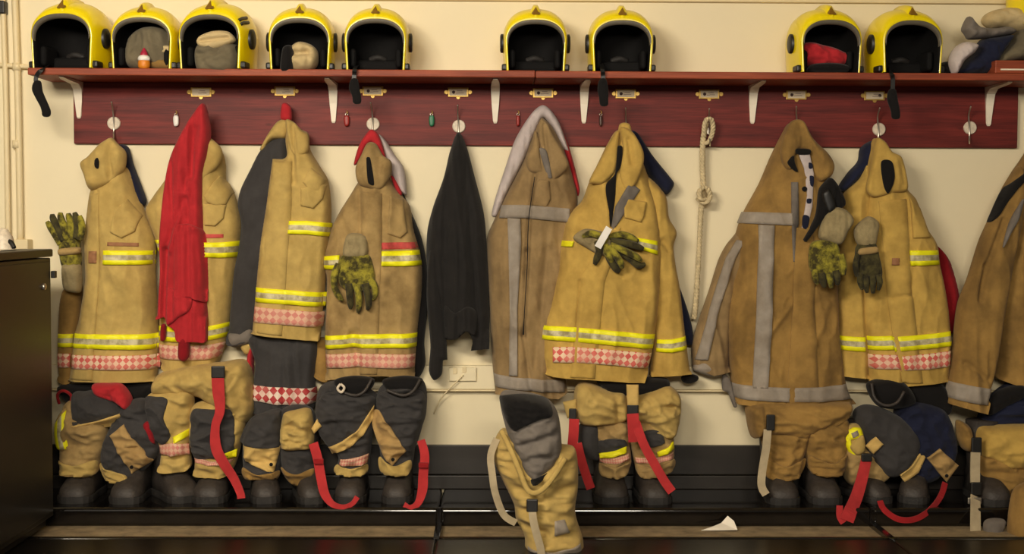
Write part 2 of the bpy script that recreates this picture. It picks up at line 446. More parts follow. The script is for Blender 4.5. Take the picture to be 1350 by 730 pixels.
def wood(name, c1, c2, rough=.55):
    m, nt, bs = nodes(name)
    v = coords(nt, 'Object', (1.1, 9, 14)); v3 = coords(nt, 'Object', (2.2, 30, 60))
    a = ramp(nt, noise(nt, v, 2.2, 6, .6), [(.3, c2), (.68, c1)])
    g = ramp(nt, noise(nt, v3, 4, 3), [(.35, (.62, .62, .62, 1)), (.6, (1, 1, 1, 1))])
    n = nt.nodes.new('ShaderNodeMix'); n.data_type = 'RGBA'; n.blend_type = 'MULTIPLY'; n.inputs[0].default_value = .7
    nt.links.new(a, n.inputs[6]); nt.links.new(g, n.inputs[7])
    vo = nt.nodes.new('ShaderNodeTexVoronoi'); vo.inputs['Scale'].default_value = 5.5
    nt.links.new(coords(nt, 'Object', (1, .01, 2.2)), vo.inputs['Vector'])
    kn = ramp(nt, vo.outputs['Distance'], [(.03, (1, 1, 1, 1)), (.10, (0, 0, 0, 1))])
    km = nt.nodes.new('ShaderNodeMath'); km.operation = 'MULTIPLY'; km.inputs[1].default_value = .5; nt.links.new(kn, km.inputs[0])
    nt.links.new(mixc(nt, km.outputs[0], n.outputs[2], tuple(x * .45 for x in c2[:3]) + (1,)), bs.inputs['Base Color'])
    bs.inputs['Roughness'].default_value = rough; bs.inputs['Specular IOR Level'].default_value = .3
    return m
M['wood'] = wood('mahogany_board', lin(128, 44, 36), lin(84, 24, 22))
M['shelf'] = wood('mahogany_shelf', lin(164, 80, 50), lin(122, 50, 34))
def hi_vis():
    m, nt, bs = nodes('yellow_silver_tape')
    uv = coords(nt, 'UV'); sp = nt.nodes.new('ShaderNodeSeparateXYZ'); nt.links.new(uv, sp.inputs[0])
    y = lin(244, 238, 14); sv = ramp(nt, noise(nt, coords(nt), 36, 4), [(.35, lin(150, 138, 98)), (.62, lin(208, 198, 160))])
    mask = ramp(nt, sp.outputs[1], [(0, (0, 0, 0, 1)), (.31, (1, 1, 1, 1)), (.68, (0, 0, 0, 1))], 'CONSTANT')
    nt.links.new(mixc(nt, mask, y, sv), bs.inputs['Base Color']); bs.inputs['Roughness'].default_value = .55
    bump(nt, bs, noise(nt, coords(nt), 25, 3), .25, .003); return m
M['hivis'] = hi_vis()
M['hiyel'] = plain('yellow_tape', lin(240, 232, 20), .6, vary=.08, sc=30)
def check(name, c1, c2, fade, k=3.1):
    m, nt, bs = nodes(name); ck = nt.nodes.new('ShaderNodeTexChecker')
    nt.links.new(coords(nt, 'UV', (k, k, 1), (0, 0, math.radians(45))), ck.inputs['Vector']); ck.inputs['Scale'].default_value = 1
    ck.inputs['Color1'].default_value = c1; ck.inputs['Color2'].default_value = c2
    f = ramp(nt, noise(nt, coords(nt), 14, 4), [(.4, (0, 0, 0, 1)), (.75, (.75, .75, .75, 1))])
    nt.links.new(mixc(nt, f, ck.outputs[0], fade), bs.inputs['Base Color']); bs.inputs['Roughness'].default_value = .7
    bump(nt, bs, noise(nt, coords(nt), 25, 3), .25, .003); return m
M['check'] = check('red_white_check', lin(214, 92, 84), lin(236, 208, 176), lin(214, 150, 128))
M['check_faded'] = check('faded_red_white_check', lin(206, 124, 112), lin(222, 182, 152), lin(208, 152, 130))
M['check_dark'] = check('bright_red_white_check', lin(170, 40, 44), lin(232, 214, 196), lin(200, 120, 110), 2.6)
# ------------------------------------------------------------------ the setting
def struct(o): o['kind'] = 'structure'; return o
PL = 0.07                                   # plinth top
struct(box('wall_back', (-3.2, 0, -0.02), (3.2, 0.12, 2.6), M['wall'], bev=0))
struct(box('floor', (-3.2, -7.0, -0.06), (3.2, 0, 0.0), M['concrete'], bev=0))
struct(box('ceiling', (-3.2, -7.0, 2.6), (3.2, 0.12, 2.7), M['wall'], bev=0))
zt = P(675, 2, 0).z
struct(box('trim_1', (-3.2, -0.02, zt), (3.2, 0, zt + .06), M['pipe'], bev=.004))
sk = bpy.data.objects.new('baseboard_back', None); COL.objects.link(sk); sk['kind'] = 'structure'; ORG[sk] = Vector((0, 0, PL)); sk.location = (0, 0, PL)
za, zb = P(800, 587, .02).z, P(800, 626, .02).z
box('board', (-3.2, -0.022, zb + .002), (3.2, 0, za), M['skirt'], sk, .003)
box('board', (-3.2, -0.024, PL), (3.2, 0, zb - .002), M['skirt'], sk, .003)
# low black plinth the boots stand on, in lengths that meet at joints
pl = bpy.data.objects.new('trim_2', None); COL.objects.link(pl); pl['kind'] = 'structure'; ORG[pl] = Vector((0, 0, 0))
J1x, J2x = P(579, 690, .37).x, P(1150, 690, .37).x
for a, b in ((-3.2, J1x), (J1x, J2x), (J2x, 3.2)):
    box('plinth_length', (a + .0015, -0.37, 0.0), (b - .0015, 0, PL), M['gloss'], pl, .014, 8)
tr = bpy.data.objects.new('trim_3', None); COL.objects.link(tr); tr['kind'] = 'structure'; ORG[tr] = Vector((0, 0, 0))
yk = -0.60
for a, b in ((-3.2, J1x), (J1x, J2x), (J2x, 3.2)):
    box('floor_board', (a + .0015, -7.0, 0.0005), (b - .0015, yk, 0.014), M['floor_gloss'], tr, .007, 3)
for a, b in ((-3.2, J1x), (J1x, J2x), (J2x, 3.2)):
    V, Fc = tube_verts([(a + .002, yk - .004, .0095), (b - .002, yk - .004, .0095)], .0105, 24)
    mesh('edge_rail', V, Fc, M['gloss'], tr)
for jx in (J1x, J2x):
    box('joint_strap', (jx - .012, yk - .02, 0.0), (jx + .012, -0.369, 0.02), M['gloss'], tr, .003)
    box('joint_cover', (jx - .009, -0.374, 0.0), (jx + .009, -0.36, PL + .003), M['gloss'], pl, .002)
# cable trunking along the wall, its box, and the loose wire stubs
t0 = empty('cable_trunking', 'cream cable trunking running along the wall behind the hanging coats', 'trunking', (0, -.02, P(600, 514, 0).z))
z0, z1 = P(600, 515, .03).z, P(600, 482, .03).z
box('trunking_body', (-1.75, -.03, z0 + .006), (2.2, 0, z1), M['wall'], t0, .003)
box('trunking_lip', (-1.75, -.034, z0 - .002), (2.2, 0, z0 + .005), M['pipe'], t0, .002)
so = empty('wall_socket', 'cream wall socket with a thin cord on the trunking below the black fleece', 'socket', P(606, 505, .03))
a, b = P(592, 484, .03), P(628, 502, .03)
box('face_plate', (a.x, -.042, b.z), (b.x, -.03, a.z), M['wall'], so, .003)
for k, (x, y) in enumerate(((600, 489), (612, 487))):
    q = P(x, y, .042); box('switch_rocker', (q.x - .008, -.046, q.z - .012), (q.x + .008, -.041, q.z + .012), M['pipe'], so, .002)
tubepx('cord', [(611, 494, .048, .0025), (602, 503, .05, .0025), (592, 513, .045, .0025), (580, 527, .03, .0025), (572, 545, .02, .0025)], M['pipe'], so, 6)
# wall conduits at the left
cp = empty('conduit_pipe', 'pair of cream painted conduit pipes climbing the wall beside the shelf end', 'pipe', P(22, 318, .02))
for x0, x1, r in ((4, 16, .011), (20, 31, .013)):
    tubepx('pipe', [(x0 - 1, -20, .022, r), (x0 + 3, 100, .022, r), (x0 + 5, 200, .022, r), (x0 + 7, 318, .022, r)], M['pipe'], cp, 12)
for y in (88, 190):
    tubepx('coupling', [(22, y - 5, .022, .017), (22.4, y + 5, .022, .017)], M['pipe'], cp, 12, 1)
tubepx('cross_pipe', [(-15, 84, .02, .009), (20, 87, .02, .009), (70, 89, .02, .009), (110, 90, .02, .009)], M['pipe'], cp, 10)
q = P(30, 322, .03); box('outlet_box', (q.x - .035, -.06, q.z - .02), (q.x + .03, 0, q.z + .02), M['pipe'], cp, .004)
q = P(3, 8, .03); box('clamp', (q.x - .02, -.045, q.z - .03), (q.x + .012, 0, q.z + .02), M['plastic'], cp, .004)

# ------------------------------------------------------------------ coat rack
SD = 0.27
zs1 = P(675, 92.5, SD).z; zs0 = P(675, 102, SD).z
zb1 = zs0; zb0 = P(675, 192, .02).z
rack = empty('coat_rack', 'long dark red wooden coat rack with helmet shelf, hooks and brass label holders', 'coat rack', (0, 0, zb0))
xl, xr, xm = P(36, 92, SD).x, P(1330, 100, SD).x, P(706, 95, SD).x
box('shelf_board', (xl, -SD, zs0), (xm - .001, 0, zs1), M['shelf'], rack, .004)
box('shelf_board', (xm + .001, -SD, zs0 - .0015), (xr + .3, 0, zs1 - .0015), M['shelf'], rack, .004)
box('back_board', (P(97, 150, .02).x, -.022, zb0), (P(1342, 150, .02).x, -.0005, zb1), M['wood'], rack, .003)
q = P(1312, 90, .25)
box('upper_board', (q.x, -.25, zs1 + .001), (q.x + .6, -.002, zs1 + .05), M['shelf'], rack, .004)
box('edge_strip', (q.x + .02, -.254, zs1 + .012), (q.x + .6, -.25, zs1 + .018), M['bracket'], rack, .001)
def bracket(px, ytip):
    x = P(px, 130, .03).x; zt_ = zs0 - .001; zl = P(px, ytip, .03).z
    w = .017; V = []; Fc = []
    prof = [(.022, zl + .012, .55), (.022, zl + .004, .4), (.026, zl, .3), (.030, zl + .006, .45), (.034, (zl + zt_) / 2, .85), (.045, zt_ - .03, 1), (.075, zt_ - .012, 1), (.2, zt_ - .007, .8), (.235, zt_ - .004, .5), (.235, zt_, .5), (.1, zt_, .9), (.022, zt_, 1)]
    n = len(prof)
    for s in (-1, 1):
        for (yy, zz, ww) in prof: V.append((x + s * w * ww, -yy, zz))
    Fc.append(tuple(range(n))[::-1]); Fc.append(tuple(range(n, 2*n)))
    for k in range(n): Fc.append((k, (k+1) % n, (k+1) % n + n, k + n))
    mesh('bracket', V, Fc, M['bracket'], rack, False)
for px, yt in ((103.5, 156), (439.5, 162), (653, 162.5), (770, 162.5), (992.5, 163), (1304.5, 166)): bracket(px, yt)
HK = [(149, 134, 1), (266, 140, 0), (375, 138, 0), (490.5, 135, 1), (603.5, 138, 1), (716, 140, 0), (825, 142, 0), (935, 143, 0), (1050, 140, 0), (1157, 142, 1), (1277, 140, 1)]
for i, (x, y, dsc) in enumerate(HK):
    h = tubepx('hook', [(x - (2 if x < 600 else -3 if x > 1100 else 0), y, .075, .003), (x, y + 12, .045, .003), (x + 1, y + 28, .034, .0035), (x + 1, y + 42, .036, .0035), (x + 1, y + 49, .055, .003), (x + 1, y + 45, .08, .003), (x + 1, y + 39, .088, .003)], M['metal'], rack, 8)
    ORG[h] = ORG[rack]
    if dsc:
        disc('round_plate', x + 1.5, y + 28.5, .0225, .026, .009, M['disc'], h)
    else:
        disc('round_plate', x + 1, y + 30, .0225, .016, .006, M['metal'], h)
for i, (x, y) in enumerate(((265, 121.5), (375.5, 120), (491.5, 120), (604, 121.5), (716, 122.5), (825, 123.5), (935, 124), (1050, 125), (1153, 126))):
    c0 = P(x, y, .025)
    lp = box('label_holder', (c0.x - .041, -.026, c0.z - .019), (c0.x + .041, -.0215, c0.z + .019), M['brass'], rack, .002)
    for s in (-1, 1): disc('screw_ear', x + s * 15.5, y, .0215, .009, .003, M['brass'], lp, 10)
    disc('screw_ear', x, y + 6.8, .0215, .008, .003, M['brass'], lp, 10)
    box('card', (c0.x - .034, -.028, c0.z - .0135), (c0.x + .034, -.0255, c0.z + .0135), M['card'], lp, .0005)
    if i not in (0, 1): disc('emblem_dot', x - 6 if i < 8 else x + 7, y, .0278, .0065, .0006, M['ink'], lp, 12)
    for (ox, oz, w) in ((.006, .005, .011), (.012, -.003, .010), (-.004, -.004, .006)):
        box('print_mark', (c0.x + ox - w, -.0287, c0.z + oz - .0015), (c0.x + ox + w, -.0275, c0.z + oz + .0015), M['ink2'], lp, 0)
# key tags on cup hooks
for x, m, lab in ((232, 'white', 'pale key tag on a cup hook left of the red sweatshirt'), (457, 'redtag', 'red key tag on a cup hook left of the jacket holding one glove'),
                  (569, 'green', 'green key tag on a cup hook left of the black fleece'), (683, 'redtag', 'thin red key tag on a cup hook left of the pale grey hood cloth'),
                  (792, 'dktag', 'dark brown key tag on a cup hook below the helmet shelf')):
    tubepx('cup_hook', [(x, 146, .02, .0018), (x, 146, .035, .0018), (x + 1.2, 148, .04, .0018), (x, 150, .038, .0018)], M['brass'], rack, 6)
    e = empty('key_tag', lab, 'key tag', P(x, 166, .035), 'key tags on the coat rack')
    tubepx('ring', [(x, 149, .036, .0013), (x + 1.8, 150.5, .036, .0013), (x, 152.5, .036, .0013), (x - 1.8, 150.5, .036, .0013), (x, 149, .036, .0013)], M['metal'], e, 6)
    w = 3.6 if m != 'dktag' and x != 683 else 2.2
    cloth('fob', [(x - w*.7, 152.5), (x + w*.7, 152.5), (x + w, 157), (x + w*.8, 165), (x - w*.6, 166), (x - w, 158)], .03, .006, M[m], e, edge=.006, res=.003)

# ------------------------------------------------------------------ helmets
def arch(w, h, zl, zb=0.0, y=0.0, n=28, tap=.95, ex=.84):
    """inverted U from the right foot over the top to the left foot"""
    out = []
    for k in range(5):
        t = k / 5; out.append((w * (tap + (1 - tap) * t), y, zb + (zl - zb) * t))
    for k in range(n + 1):
        a = math.pi * k / n; c, s = math.cos(a), math.sin(a)
        out.append((w * math.copysign(abs(c)**ex, c), y, zl + (h - zl) * abs(s)**ex))
    for k in range(5):
        t = (4 - k) / 5; out.append((-w * (tap + (1 - tap) * t), y, zb + (zl - zb) * t))
    return out
def loft(rings, cap=False):
    V = [p for r in rings for p in r]; n = len(rings[0]); Fc = []
    for i in range(len(rings) - 1):
        for k in range(n - 1): Fc.append((i*n+k, i*n+k+1, (i+1)*n+k+1, (i+1)*n+k))
    if cap: Fc.append(tuple(range((len(rings)-1)*n, len(rings)*n)))
    return V, Fc
RING = [(-.116, .107, .187, .104), (-.119, .111, .194, .107), (-.112, .1155, .210, .110), (-.085, .120, .228, .114), (-.045, .1235, .241, .116), (0, .125, .245, .116), (.04, .123, .242, .114), (.08, .113, .228, .11), (.108, .094, .2, .10), (.124, .068, .165, .09), (.131, .035, .12, .075)]
def helmet(px, yaw, label, stripes=False, strap=None, scale=1.0, d=.145, z=None, tilt=0, mats=None):
    c = P(px, 92, d); z = zs1 if z is None else z
    root = empty('fire_helmet', label, 'helmet', (c.x, -d, z), 'yellow helmets on the shelf')
    Rm = Matrix.Translation((c.x, -d, z)) @ Matrix.Rotation(math.radians(yaw), 4, 'Z') @ Matrix.Rotation(math.radians(tilt), 4, 'X') @ Matrix.Scale(scale, 4)
    X = lambda V: [(Rm @ Vector(v))[:] for v in V]
    V, Fc = loft([arch(w, h, zl, .0, y) for y, w, h, zl in RING], True)
    shell = mesh('shell', X(V), Fc, M['yellow'], root)
    inn = [(-.1165, .1065, .1865, .104), (-.113, .103, .181, .101), (-.09, .104, .186, .10), (-.02, .105, .196, .10), (.04, .098, .195, .09), (.08, .07, .16, .08), (.095, .03, .1, .06)]
    V, Fc = loft([arch(w, h, zl, .002, y) for y, w, h, zl in inn], True)
    V2 = X(V); b = len(V2)
    # neck guard panel and floor of the lining
    mesh('lining', V2, [f[::-1] for f in Fc], M['liner'], root)
    box('neck_pad', (-.085, -.02, .004), (.085, .085, .05), M['liner'], root, .015, 3, M=Rm)
    for s in (-1, 1):
        box('cheek_pad', (s*.086 - .014, -.085, .012), (s*.086 + .010, .02, .085), M['liner'], root, .014, 3, M=Rm)
    cr = tube('cradle_knob', X([(-.03, .0, .05), (0, -.012, .058), (.03, 0, .05)]), .012, M['sole'], root, 8, 4)
    # brim band round the top of the opening, tapering to the sides
    br = []
    o = arch(.108, .190, .110, .08, -.1215); i_ = arch(.105, .176, .104, .08, -.1245); u = arch(.102, .174, .10, .08, -.105)
    V, Fc = loft([o[4:-4], i_[4:-4], u[4:-4]]); mesh('brim', X(V), Fc, M['brim'], root)
    # crest over the brow
    tb = [(-.118, .200, .004), (-.110, .219, .011), (-.09, .237, .013), (-.05, .248, .013), (0, .252, .012), (.05, .248, .01), (.085, .233, .007)]
    V = []
    for y, zz, w in tb:
        V += [(-w*1.5, y, zz - .012), (-w*.6, y, zz + .008), (w*.6, y, zz + .008), (w*1.5, y, zz - .012)]
    Fc = [(k*4+j, k*4+j+1, k*4+j+5, k*4+j+4) for k in range(len(tb)-1) for j in range(3)] + [(3, 2, 1, 0), tuple(range(len(V)-4, len(V)))]
    mesh('crest', X(V), Fc, M['yellow'], root)
    V = [(-.017, -.112, .214), (.017, -.112, .214), (0, -.094, .238), (-.013, -.122, .209), (.013, -.122, .209), (0, -.104, .240)]
    mesh('front_emblem', X(V), [(3, 4, 5), (0, 3, 5, 2), (4, 1, 2, 5), (0, 1, 4, 3), (2, 1, 0)], M['emblem'], root, False)
    for s in (-1, 1):
        pv = []; n = 18
        for (k, rr) in ((.118, 1), (.131, 1), (.134, .8)):
            for j in range(n):
                a = 2*math.pi*j/n; pv.append((s*k, -.03 + .03*rr*math.cos(a), .112 + .036*rr*math.sin(a)))
        Fc = [(r*n+j, r*n+(j+1) % n, (r+1)*n+(j+1) % n, (r+1)*n+j) for r in range(2) for j in range(n)] + [tuple(range(2*n, 3*n))]
        mesh('visor_pivot', X(pv), Fc, M['plastic'], root)
        box('jaw_block', (min(s*.106, s*.128), -.11, .001), (max(s*.106, s*.128), -.055, .026), M['plastic'], root, .006, 2, M=Rm)
    if stripes:
        for k in (0, 1):
            pts = []
            for j in range(6):
                yy = -.116 + .012 * j + .012; a = .52 - .15 * k
                # walk on the shell rings
                ys = [r[0] for r in RING[1:7]]; w = np.interp(yy, ys, [r[1] for r in RING[1:7]]); h = np.interp(yy, ys, [r[2] for r in RING[1:7]]); zl = np.interp(yy, ys, [r[3] for r in RING[1:7]])
                pts.append((w * math.cos(a)**.84 * 1.01, yy, zl + (h - zl) * math.sin(a)**.84 * 1.01))
            tube('rank_stripe', X(pts), .007, M['plastic'], root, 6, 3)
    if strap:
        ribbon('chin_strap', [(a_, b_, .14 if k == 0 else SD + .012) for k, (a_, b_, *_) in enumerate(strap)][:2] + [(a_, b_, SD + .012) for a_, b_, *_ in strap[2:]], .016, M['plastic'], root, .003)
        a_, b_ = strap[-1][:2]; a0, b0 = strap[-2][:2]
        x0 = (a0 + a_) / 2
        cloth('strap_pad', [(a0 - 4, b0 - 8), (a0 + 4, b0 - 8), (a0 + 7, b0 + 6), (a_ + 6, b_ - 8), (a_ + 5, b_), (a_ - 4, b_), (a_ - 6, b_ - 10), (a0 - 7, b0 + 4)], SD + .005, .012, M['hole'], root, edge=.012, res=.006)
    return root
helmet(101, -8, 'yellow helmet on the bare shelf end, its black chin strap hanging off the end', strap=[(66, 86), (56, 91), (48, 101), (49, 115), (60, 153)], scale=1.06)
h2 = helmet(198, -1, 'yellow helmet holding an olive hood, small toy on the shelf before it')
h3 = helmet(292, -9, 'yellow helmet with two black stripes holding a rolled cream and olive hood', stripes=True, scale=1.06)
helmet(399.5, 2, 'yellow helmet with a beige crumpled hood low in its opening')
helmet(498.5, 0, 'empty yellow helmet above the jacket with one glove, strap hanging before the rack', strap=[(472, 85), (468, 90), (467, 99), (467, 112), (470, 136)])
helmet(705, 0, 'empty yellow helmet with no strap hanging, above the silver-striped brown jacket')
helmet(816.5, 0, 'empty yellow helmet above the jacket with bundled gloves, strap hanging over the shelf edge', strap=[(793, 82), (794, 90), (795, 100), (795, 112), (796, 139)])
h8 = helmet(1082, 5, 'yellow helmet stuffed with a red cloth', scale=1.03)
helmet(1186, 6, 'empty yellow helmet beside the pile of cloths, strap hanging over the shelf edge', strap=[(1172, 88), (1175, 96), (1177, 104), (1177, 126), (1181, 156)], scale=1.03)
# what lies in the helmets
c = empty('protective_hood', 'olive hood crammed into the helmet behind the small toy', 'hood', (P(200, 92, .22).x, -.2, zs1))
cloth('hood_cloth', [(168, 88), (165, 54), (178, 38), (200, 33), (222, 39), (233, 58), (232, 78), (220, 88)], .15, .08, M['hood'], c, edge=.05, wr=(.02, .06, .12))
cloth('face_opening', [(203, 64), (212, 60), (226, 61), (226, 67), (214, 70), (205, 68)], .215, .012, M['cream'], c, edge=.012, res=.005)
cloth('leather_cuff', [(198, 90), (200, 78), (214, 77), (228, 80), (238, 86), (238, 91)], .19, .04, M['ochre'], c, edge=.03, res=.005)
c = empty('protective_hood', 'rolled cream and olive hood bulging from the striped helmet over the shelf edge', 'hood', (P(288, 92, .26).x, -.26, zs1 - .02))
cloth('hood_cloth', [(256, 88), (254, 66), (262, 54), (285, 50), (306, 54), (315, 70), (314, 85), (303, 98), (285, 101), (266, 98)], .2, .085, M['hood'], c, edge=.07, wr=(.012, .07, .05), folds=(((262, 72), (300, 66), -.012, 3), ((270, 82), (288, 70), -.012, 3)))
cloth('face_opening', [(258, 55), (262, 47), (280, 40), (300, 41), (310, 52), (302, 58), (280, 65), (264, 62)], .245, .035, M['cream'], c, edge=.03, res=.005, folds=(((265, 54), (300, 50), -.018, 2.5),))
c = empty('protective_hood', 'beige crumpled hood with a dark tail lying in a yellow helmet', 'hood', (P(395, 94, .26).x, -.25, zs1))
cloth('hood_cloth', [(372, 90), (378, 66), (390, 54), (406, 56), (417, 66), (417, 84), (406, 93), (386, 93)], .19, .075, M['cream'], c, edge=.05, wr=(.016, .05, .05), folds=(((388, 70), (404, 70), -.03, 4),))
cloth('dark_tail', [(368, 92), (372, 62), (384, 60), (386, 84), (382, 95), (372, 97)], .23, .05, M['hole'], c, edge=.03, res=.006)
c = empty('red_cloth', 'bright red cloth stuffed inside a yellow helmet', 'cloth', (P(1088, 92, .2).x, -.2, zs1))
cloth('cloth_wad', [(1054, 84), (1055, 60), (1070, 54), (1088, 58), (1104, 62), (1122, 72), (1122, 84), (1100, 86), (1076, 86)], .16, .075, M['red'], c, edge=.05, wr=(.022, .07, .05))
cloth('dark_edge', [(1066, 94), (1072, 84), (1100, 82), (1120, 86), (1118, 95)], .19, .05, M['hole'], c, edge=.03, res=.006)
c = empty('toy_figure', 'small orange toy with white band and red top on the shelf', 'toy', (P(190, 92, .255).x, -.255, zs1))
tubepx('toy_body', [(190, 92, .25, .012), (190, 88, .25, .022), (190, 80, .25, .021), (190, 75, .25, .010)], M['orange'], c, 14)
tubepx('toy_top', [(190, 76, .25, .014), (190, 71, .25, .014), (190, 66, .25, .007), (190, 63, .25, .002)], M['crimson'], c, 12)
tubepx('white_band', [(190, 80, .25, .0215), (190, 78, .25, .0235), (190, 75, .25, .021), (190, 73, .25, .014)], M['white'], c, 14)
# pile of clothing on the shelf's right end
c = empty('navy_garment', 'crumpled navy and grey garment heaped on the right end of the shelf', 'clothing', (P(1285, 98, .2).x, -.2, zs1))
cloth('navy_cloth', [(1266, 97), (1275, 80), (1290, 66), (1300, 50), (1320, 46), (1341, 44), (1334, 58), (1324, 72), (1316, 90), (1300, 98)], .12, .11, M['navy'], c, edge=.06, wr=(.02, .08, .08))
cloth('black_end', [(1230, 97), (1236, 86), (1252, 80), (1262, 88), (1264, 97)], .15, .06, M['hole'], c, edge=.04, wr=(.01, .05, .05), res=.006)
cloth('grey_sleeve', [(1254, 78), (1262, 62), (1276, 54), (1292, 58), (1288, 68), (1274, 80), (1264, 97), (1258, 95)], .2, .06, M['lilac'], c, edge=.04, wr=(.012, .05, .05), res=.006)
c = empty('grey_garment', 'pale grey cloth slumped over the navy garment on the shelf', 'clothing', (P(1300, 60, .2).x, -.2, P(1300, 52, .2).z))
cloth('cloth_fold', [(1272, 38), (1275, 28), (1281, 20), (1288, 28), (1295, 34), (1312, 36), (1335, 34), (1342, 42), (1320, 47), (1296, 50), (1280, 50), (1276, 44)], .16, .07, M['grey'], c, edge=.035, wr=(.014, .06, .05), res=.006, label='pale grey cloth fold')
c = empty('tan_garment', 'folded tan and olive cloth under the helmet at the shelf end', 'clothing', (P(1340, 85, .2).x, -.2, zs1 + .05))
cloth('upper_roll', [(1300, 24), (1306, 16), (1320, 10), (1345, 8), (1380, 12), (1380, 40), (1346, 40), (1330, 36), (1314, 36), (1304, 32)], .12, .09, M['cream'], c, edge=.05, wr=(.014, .07, .05), res=.007, folds=(((1306, 22), (1330, 32), -.012, 3),))
cloth('lower_roll', [(1312, 86), (1320, 72), (1338, 56), (1350, 36), (1385, 34), (1390, 78), (1350, 78), (1325, 84)], .12, .10, M['hood'], c, edge=.05, wr=(.02, .07, .05), res=.007, label='olive cloth roll')
helmet(1376, 32, 'yellow helmet perched on the folded cloths at the shelf end', z=P(1370, 34, .14).z, scale=1.0)
# ------------------------------------------------------------------ jackets
GJ = 'fire jackets on the coat rack'
def jacket(label, px, py): return empty('fire_jacket', label, 'jacket', P(px, py, .1), GJ)
WV = (.013, .10, .26)
# 1 ------------------------------------------------------------------
j = jacket('tan fire jacket beside the black cabinet, collar folded to one side', 146, 502)
bs_ = cloth('back_sleeve', [(80, 384), (104, 372), (102, 430), (94, 503), (76, 500), (74, 440)], .05, .06, M['ochre'], j, hem=495, wr=(.008, .06, .4), label='sleeve with shade in its ochre colour')  # sleeve behind the tan body; its shade is put into the darker colour
b = cloth('body', [(116, 246), (130, 236), (150, 222), (164, 221), (175, 253), (187, 283), (199, 313), (199.5, 361), (203, 440), (202, 503, 1), (87, 502, 1), (94, 440), (99, 421), (107, 369), (106, 331), (109, 283)], .06, .12, M['tan'], j, edge=.10, hem=498, wr=WV,
          folds=(((131, 252), (133, 340), -.01, 2.5), ((133, 340), (124, 500), -.008, 2.5), ((158, 360), (196, 410), .012, 14), ((110, 350), (150, 400), .008, 10)))
cl = cloth('collar', [(129, 190), (136, 185), (145, 181), (153, 189), (164, 201), (162, 223), (149, 238), (129, 250), (116, 249), (109, 231), (104, 215), (114, 206)], 0.130, 0.045, M['tan'], j, edge=.028, wr=(.012, .06, .12), folds=(((148, 190), (146, 235), -.014, 4), ((114, 240), (132, 244), .012, 6)))
cloth('collar_dark_patch', [(125, 211), (129, 208), (131, 213), (129, 222), (125, 220)], cl.front, .002, M['hole'], j, edge=.008, res=.004, label='black patch standing in for shade in the collar slot')  # no real hole: a flat black patch paints the dark inside
cloth('inner_jacket', [(154, 191), (166, 193), (173, 216), (190, 262), (188, 271), (180, 266), (168, 238), (160, 212)], .03, .06, M['navy'], j, edge=.03, label='navy lining edge')
s = on(b)
strip('reflective_band', [(136.5, 330), (196, 330.5)], [(136, 348.5), (195.5, 349)], s, M['hivis'], j)
strip('reflective_band', [(94.5, 440), (203, 441)], [(93, 458.5), (202.5, 461.5)], s, M['hivis'], j)
strip('checked_band', [(92.5, 468), (202.3, 469)], [(91, 486), (202, 488)], s, M['check'], j)
strip('reflective_band', [(76, 440), (96, 440)], [(76, 457), (95, 457)], on(bs_), M['hivis'], j)
strip('checked_band', [(76, 466), (93, 466)], [(77, 484), (92, 484)], on(bs_), M['check'], j)
strip('placket', [(118, 258), (111, 331), (110, 369), (103, 421), (92, 500)], [(131, 254), (132, 340), (128, 421), (122, 501)], s, M['tan'], j, .005)
cloth('pocket', [(152, 276, 1), (166, 262, 1), (182, 284, 1), (177, 305, 1), (161, 314, 1), (147, 306, 1)], b.front, .011, M['tan'], j, edge=.005, wr=(.004, .05, .05))
cloth('badge', [(116.5, 331, 1), (128, 331, 1), (127.5, 347, 1), (116, 347, 1)], lambda x, z: b.front(x, z) + .007, .002, M['badge'], j, edge=.004, t=.002)
strip('name_strip', [(142, 319), (181, 320)], [(142, 324), (181, 325)], s, M['badge'], j, .002)
# 2 ------------------------------------------------------------------
j = jacket('tan fire jacket partly covered by the red sweatshirt', 245, 490)
b = cloth('body', [(276, 184), (288, 198), (293, 215), (294, 238), (303, 250), (314, 289), (313, 322), (309, 345), (304, 385), (298, 430), (293, 458), (284, 480), (276, 487), (240, 492), (216, 488), (207, 473), (206, 430), (208, 360), (204, 325), (195, 300), (188, 277), (198, 258), (214, 236), (235, 200), (258, 172)], .05, .11, M['tan'], j, edge=.09, wr=WV, hem=478)
cloth('collar', [(262, 172), (276, 181), (290, 194), (292, 206), (285, 221), (274, 232), (264, 240), (258, 210)], 0.130, 0.030, M['tan'], j, edge=.028, wr=(.008, .05, .1))
s = on(b)
strip('reflective_band', [(266, 319.5), (290, 319.5), (312.5, 317.5)], [(268, 338.5), (290, 339.5), (309.5, 339)], s, M['hivis'], j)
strip('reflective_band', [(199, 316), (212, 316)], [(205, 330), (212, 331)], s, M['hivis'], j)
strip('reflective_band', [(206.5, 430), (240, 431), (270, 430.5), (297.5, 426)], [(206.5, 449), (240, 450), (270, 449), (294.5, 445)], s, M['hivis'], j)
strip('checked_band', [(206.8, 454), (240, 456), (270, 455), (292.5, 452)], [(207.5, 472), (240, 474), (270, 474), (286.5, 471.5)], s, M['check_faded'], j)
pk = cloth('pocket', [(268, 268, 1), (297, 270, 1), (294, 288, 1), (284, 298, 1), (270, 297, 1)], b.front, .011, M['tan'], j, edge=.005)
cloth('pocket_flap', [(270, 258, 1), (280, 242, 1), (287, 231, 1), (297, 242, 1), (303, 253, 1), (298, 269, 1), (286, 272, 1), (274, 267, 1)], b.front, .013, M['tan'], j, edge=.008)
strip('name_strip', [(267, 308.5), (294, 308.5)], [(267, 314), (294, 313.5)], s, M['red_print'], j, .002)
r = empty('red_sweatshirt', 'red sweatshirt hanging in long folds over a tan jacket', 'sweatshirt', P(245, 476, .22))
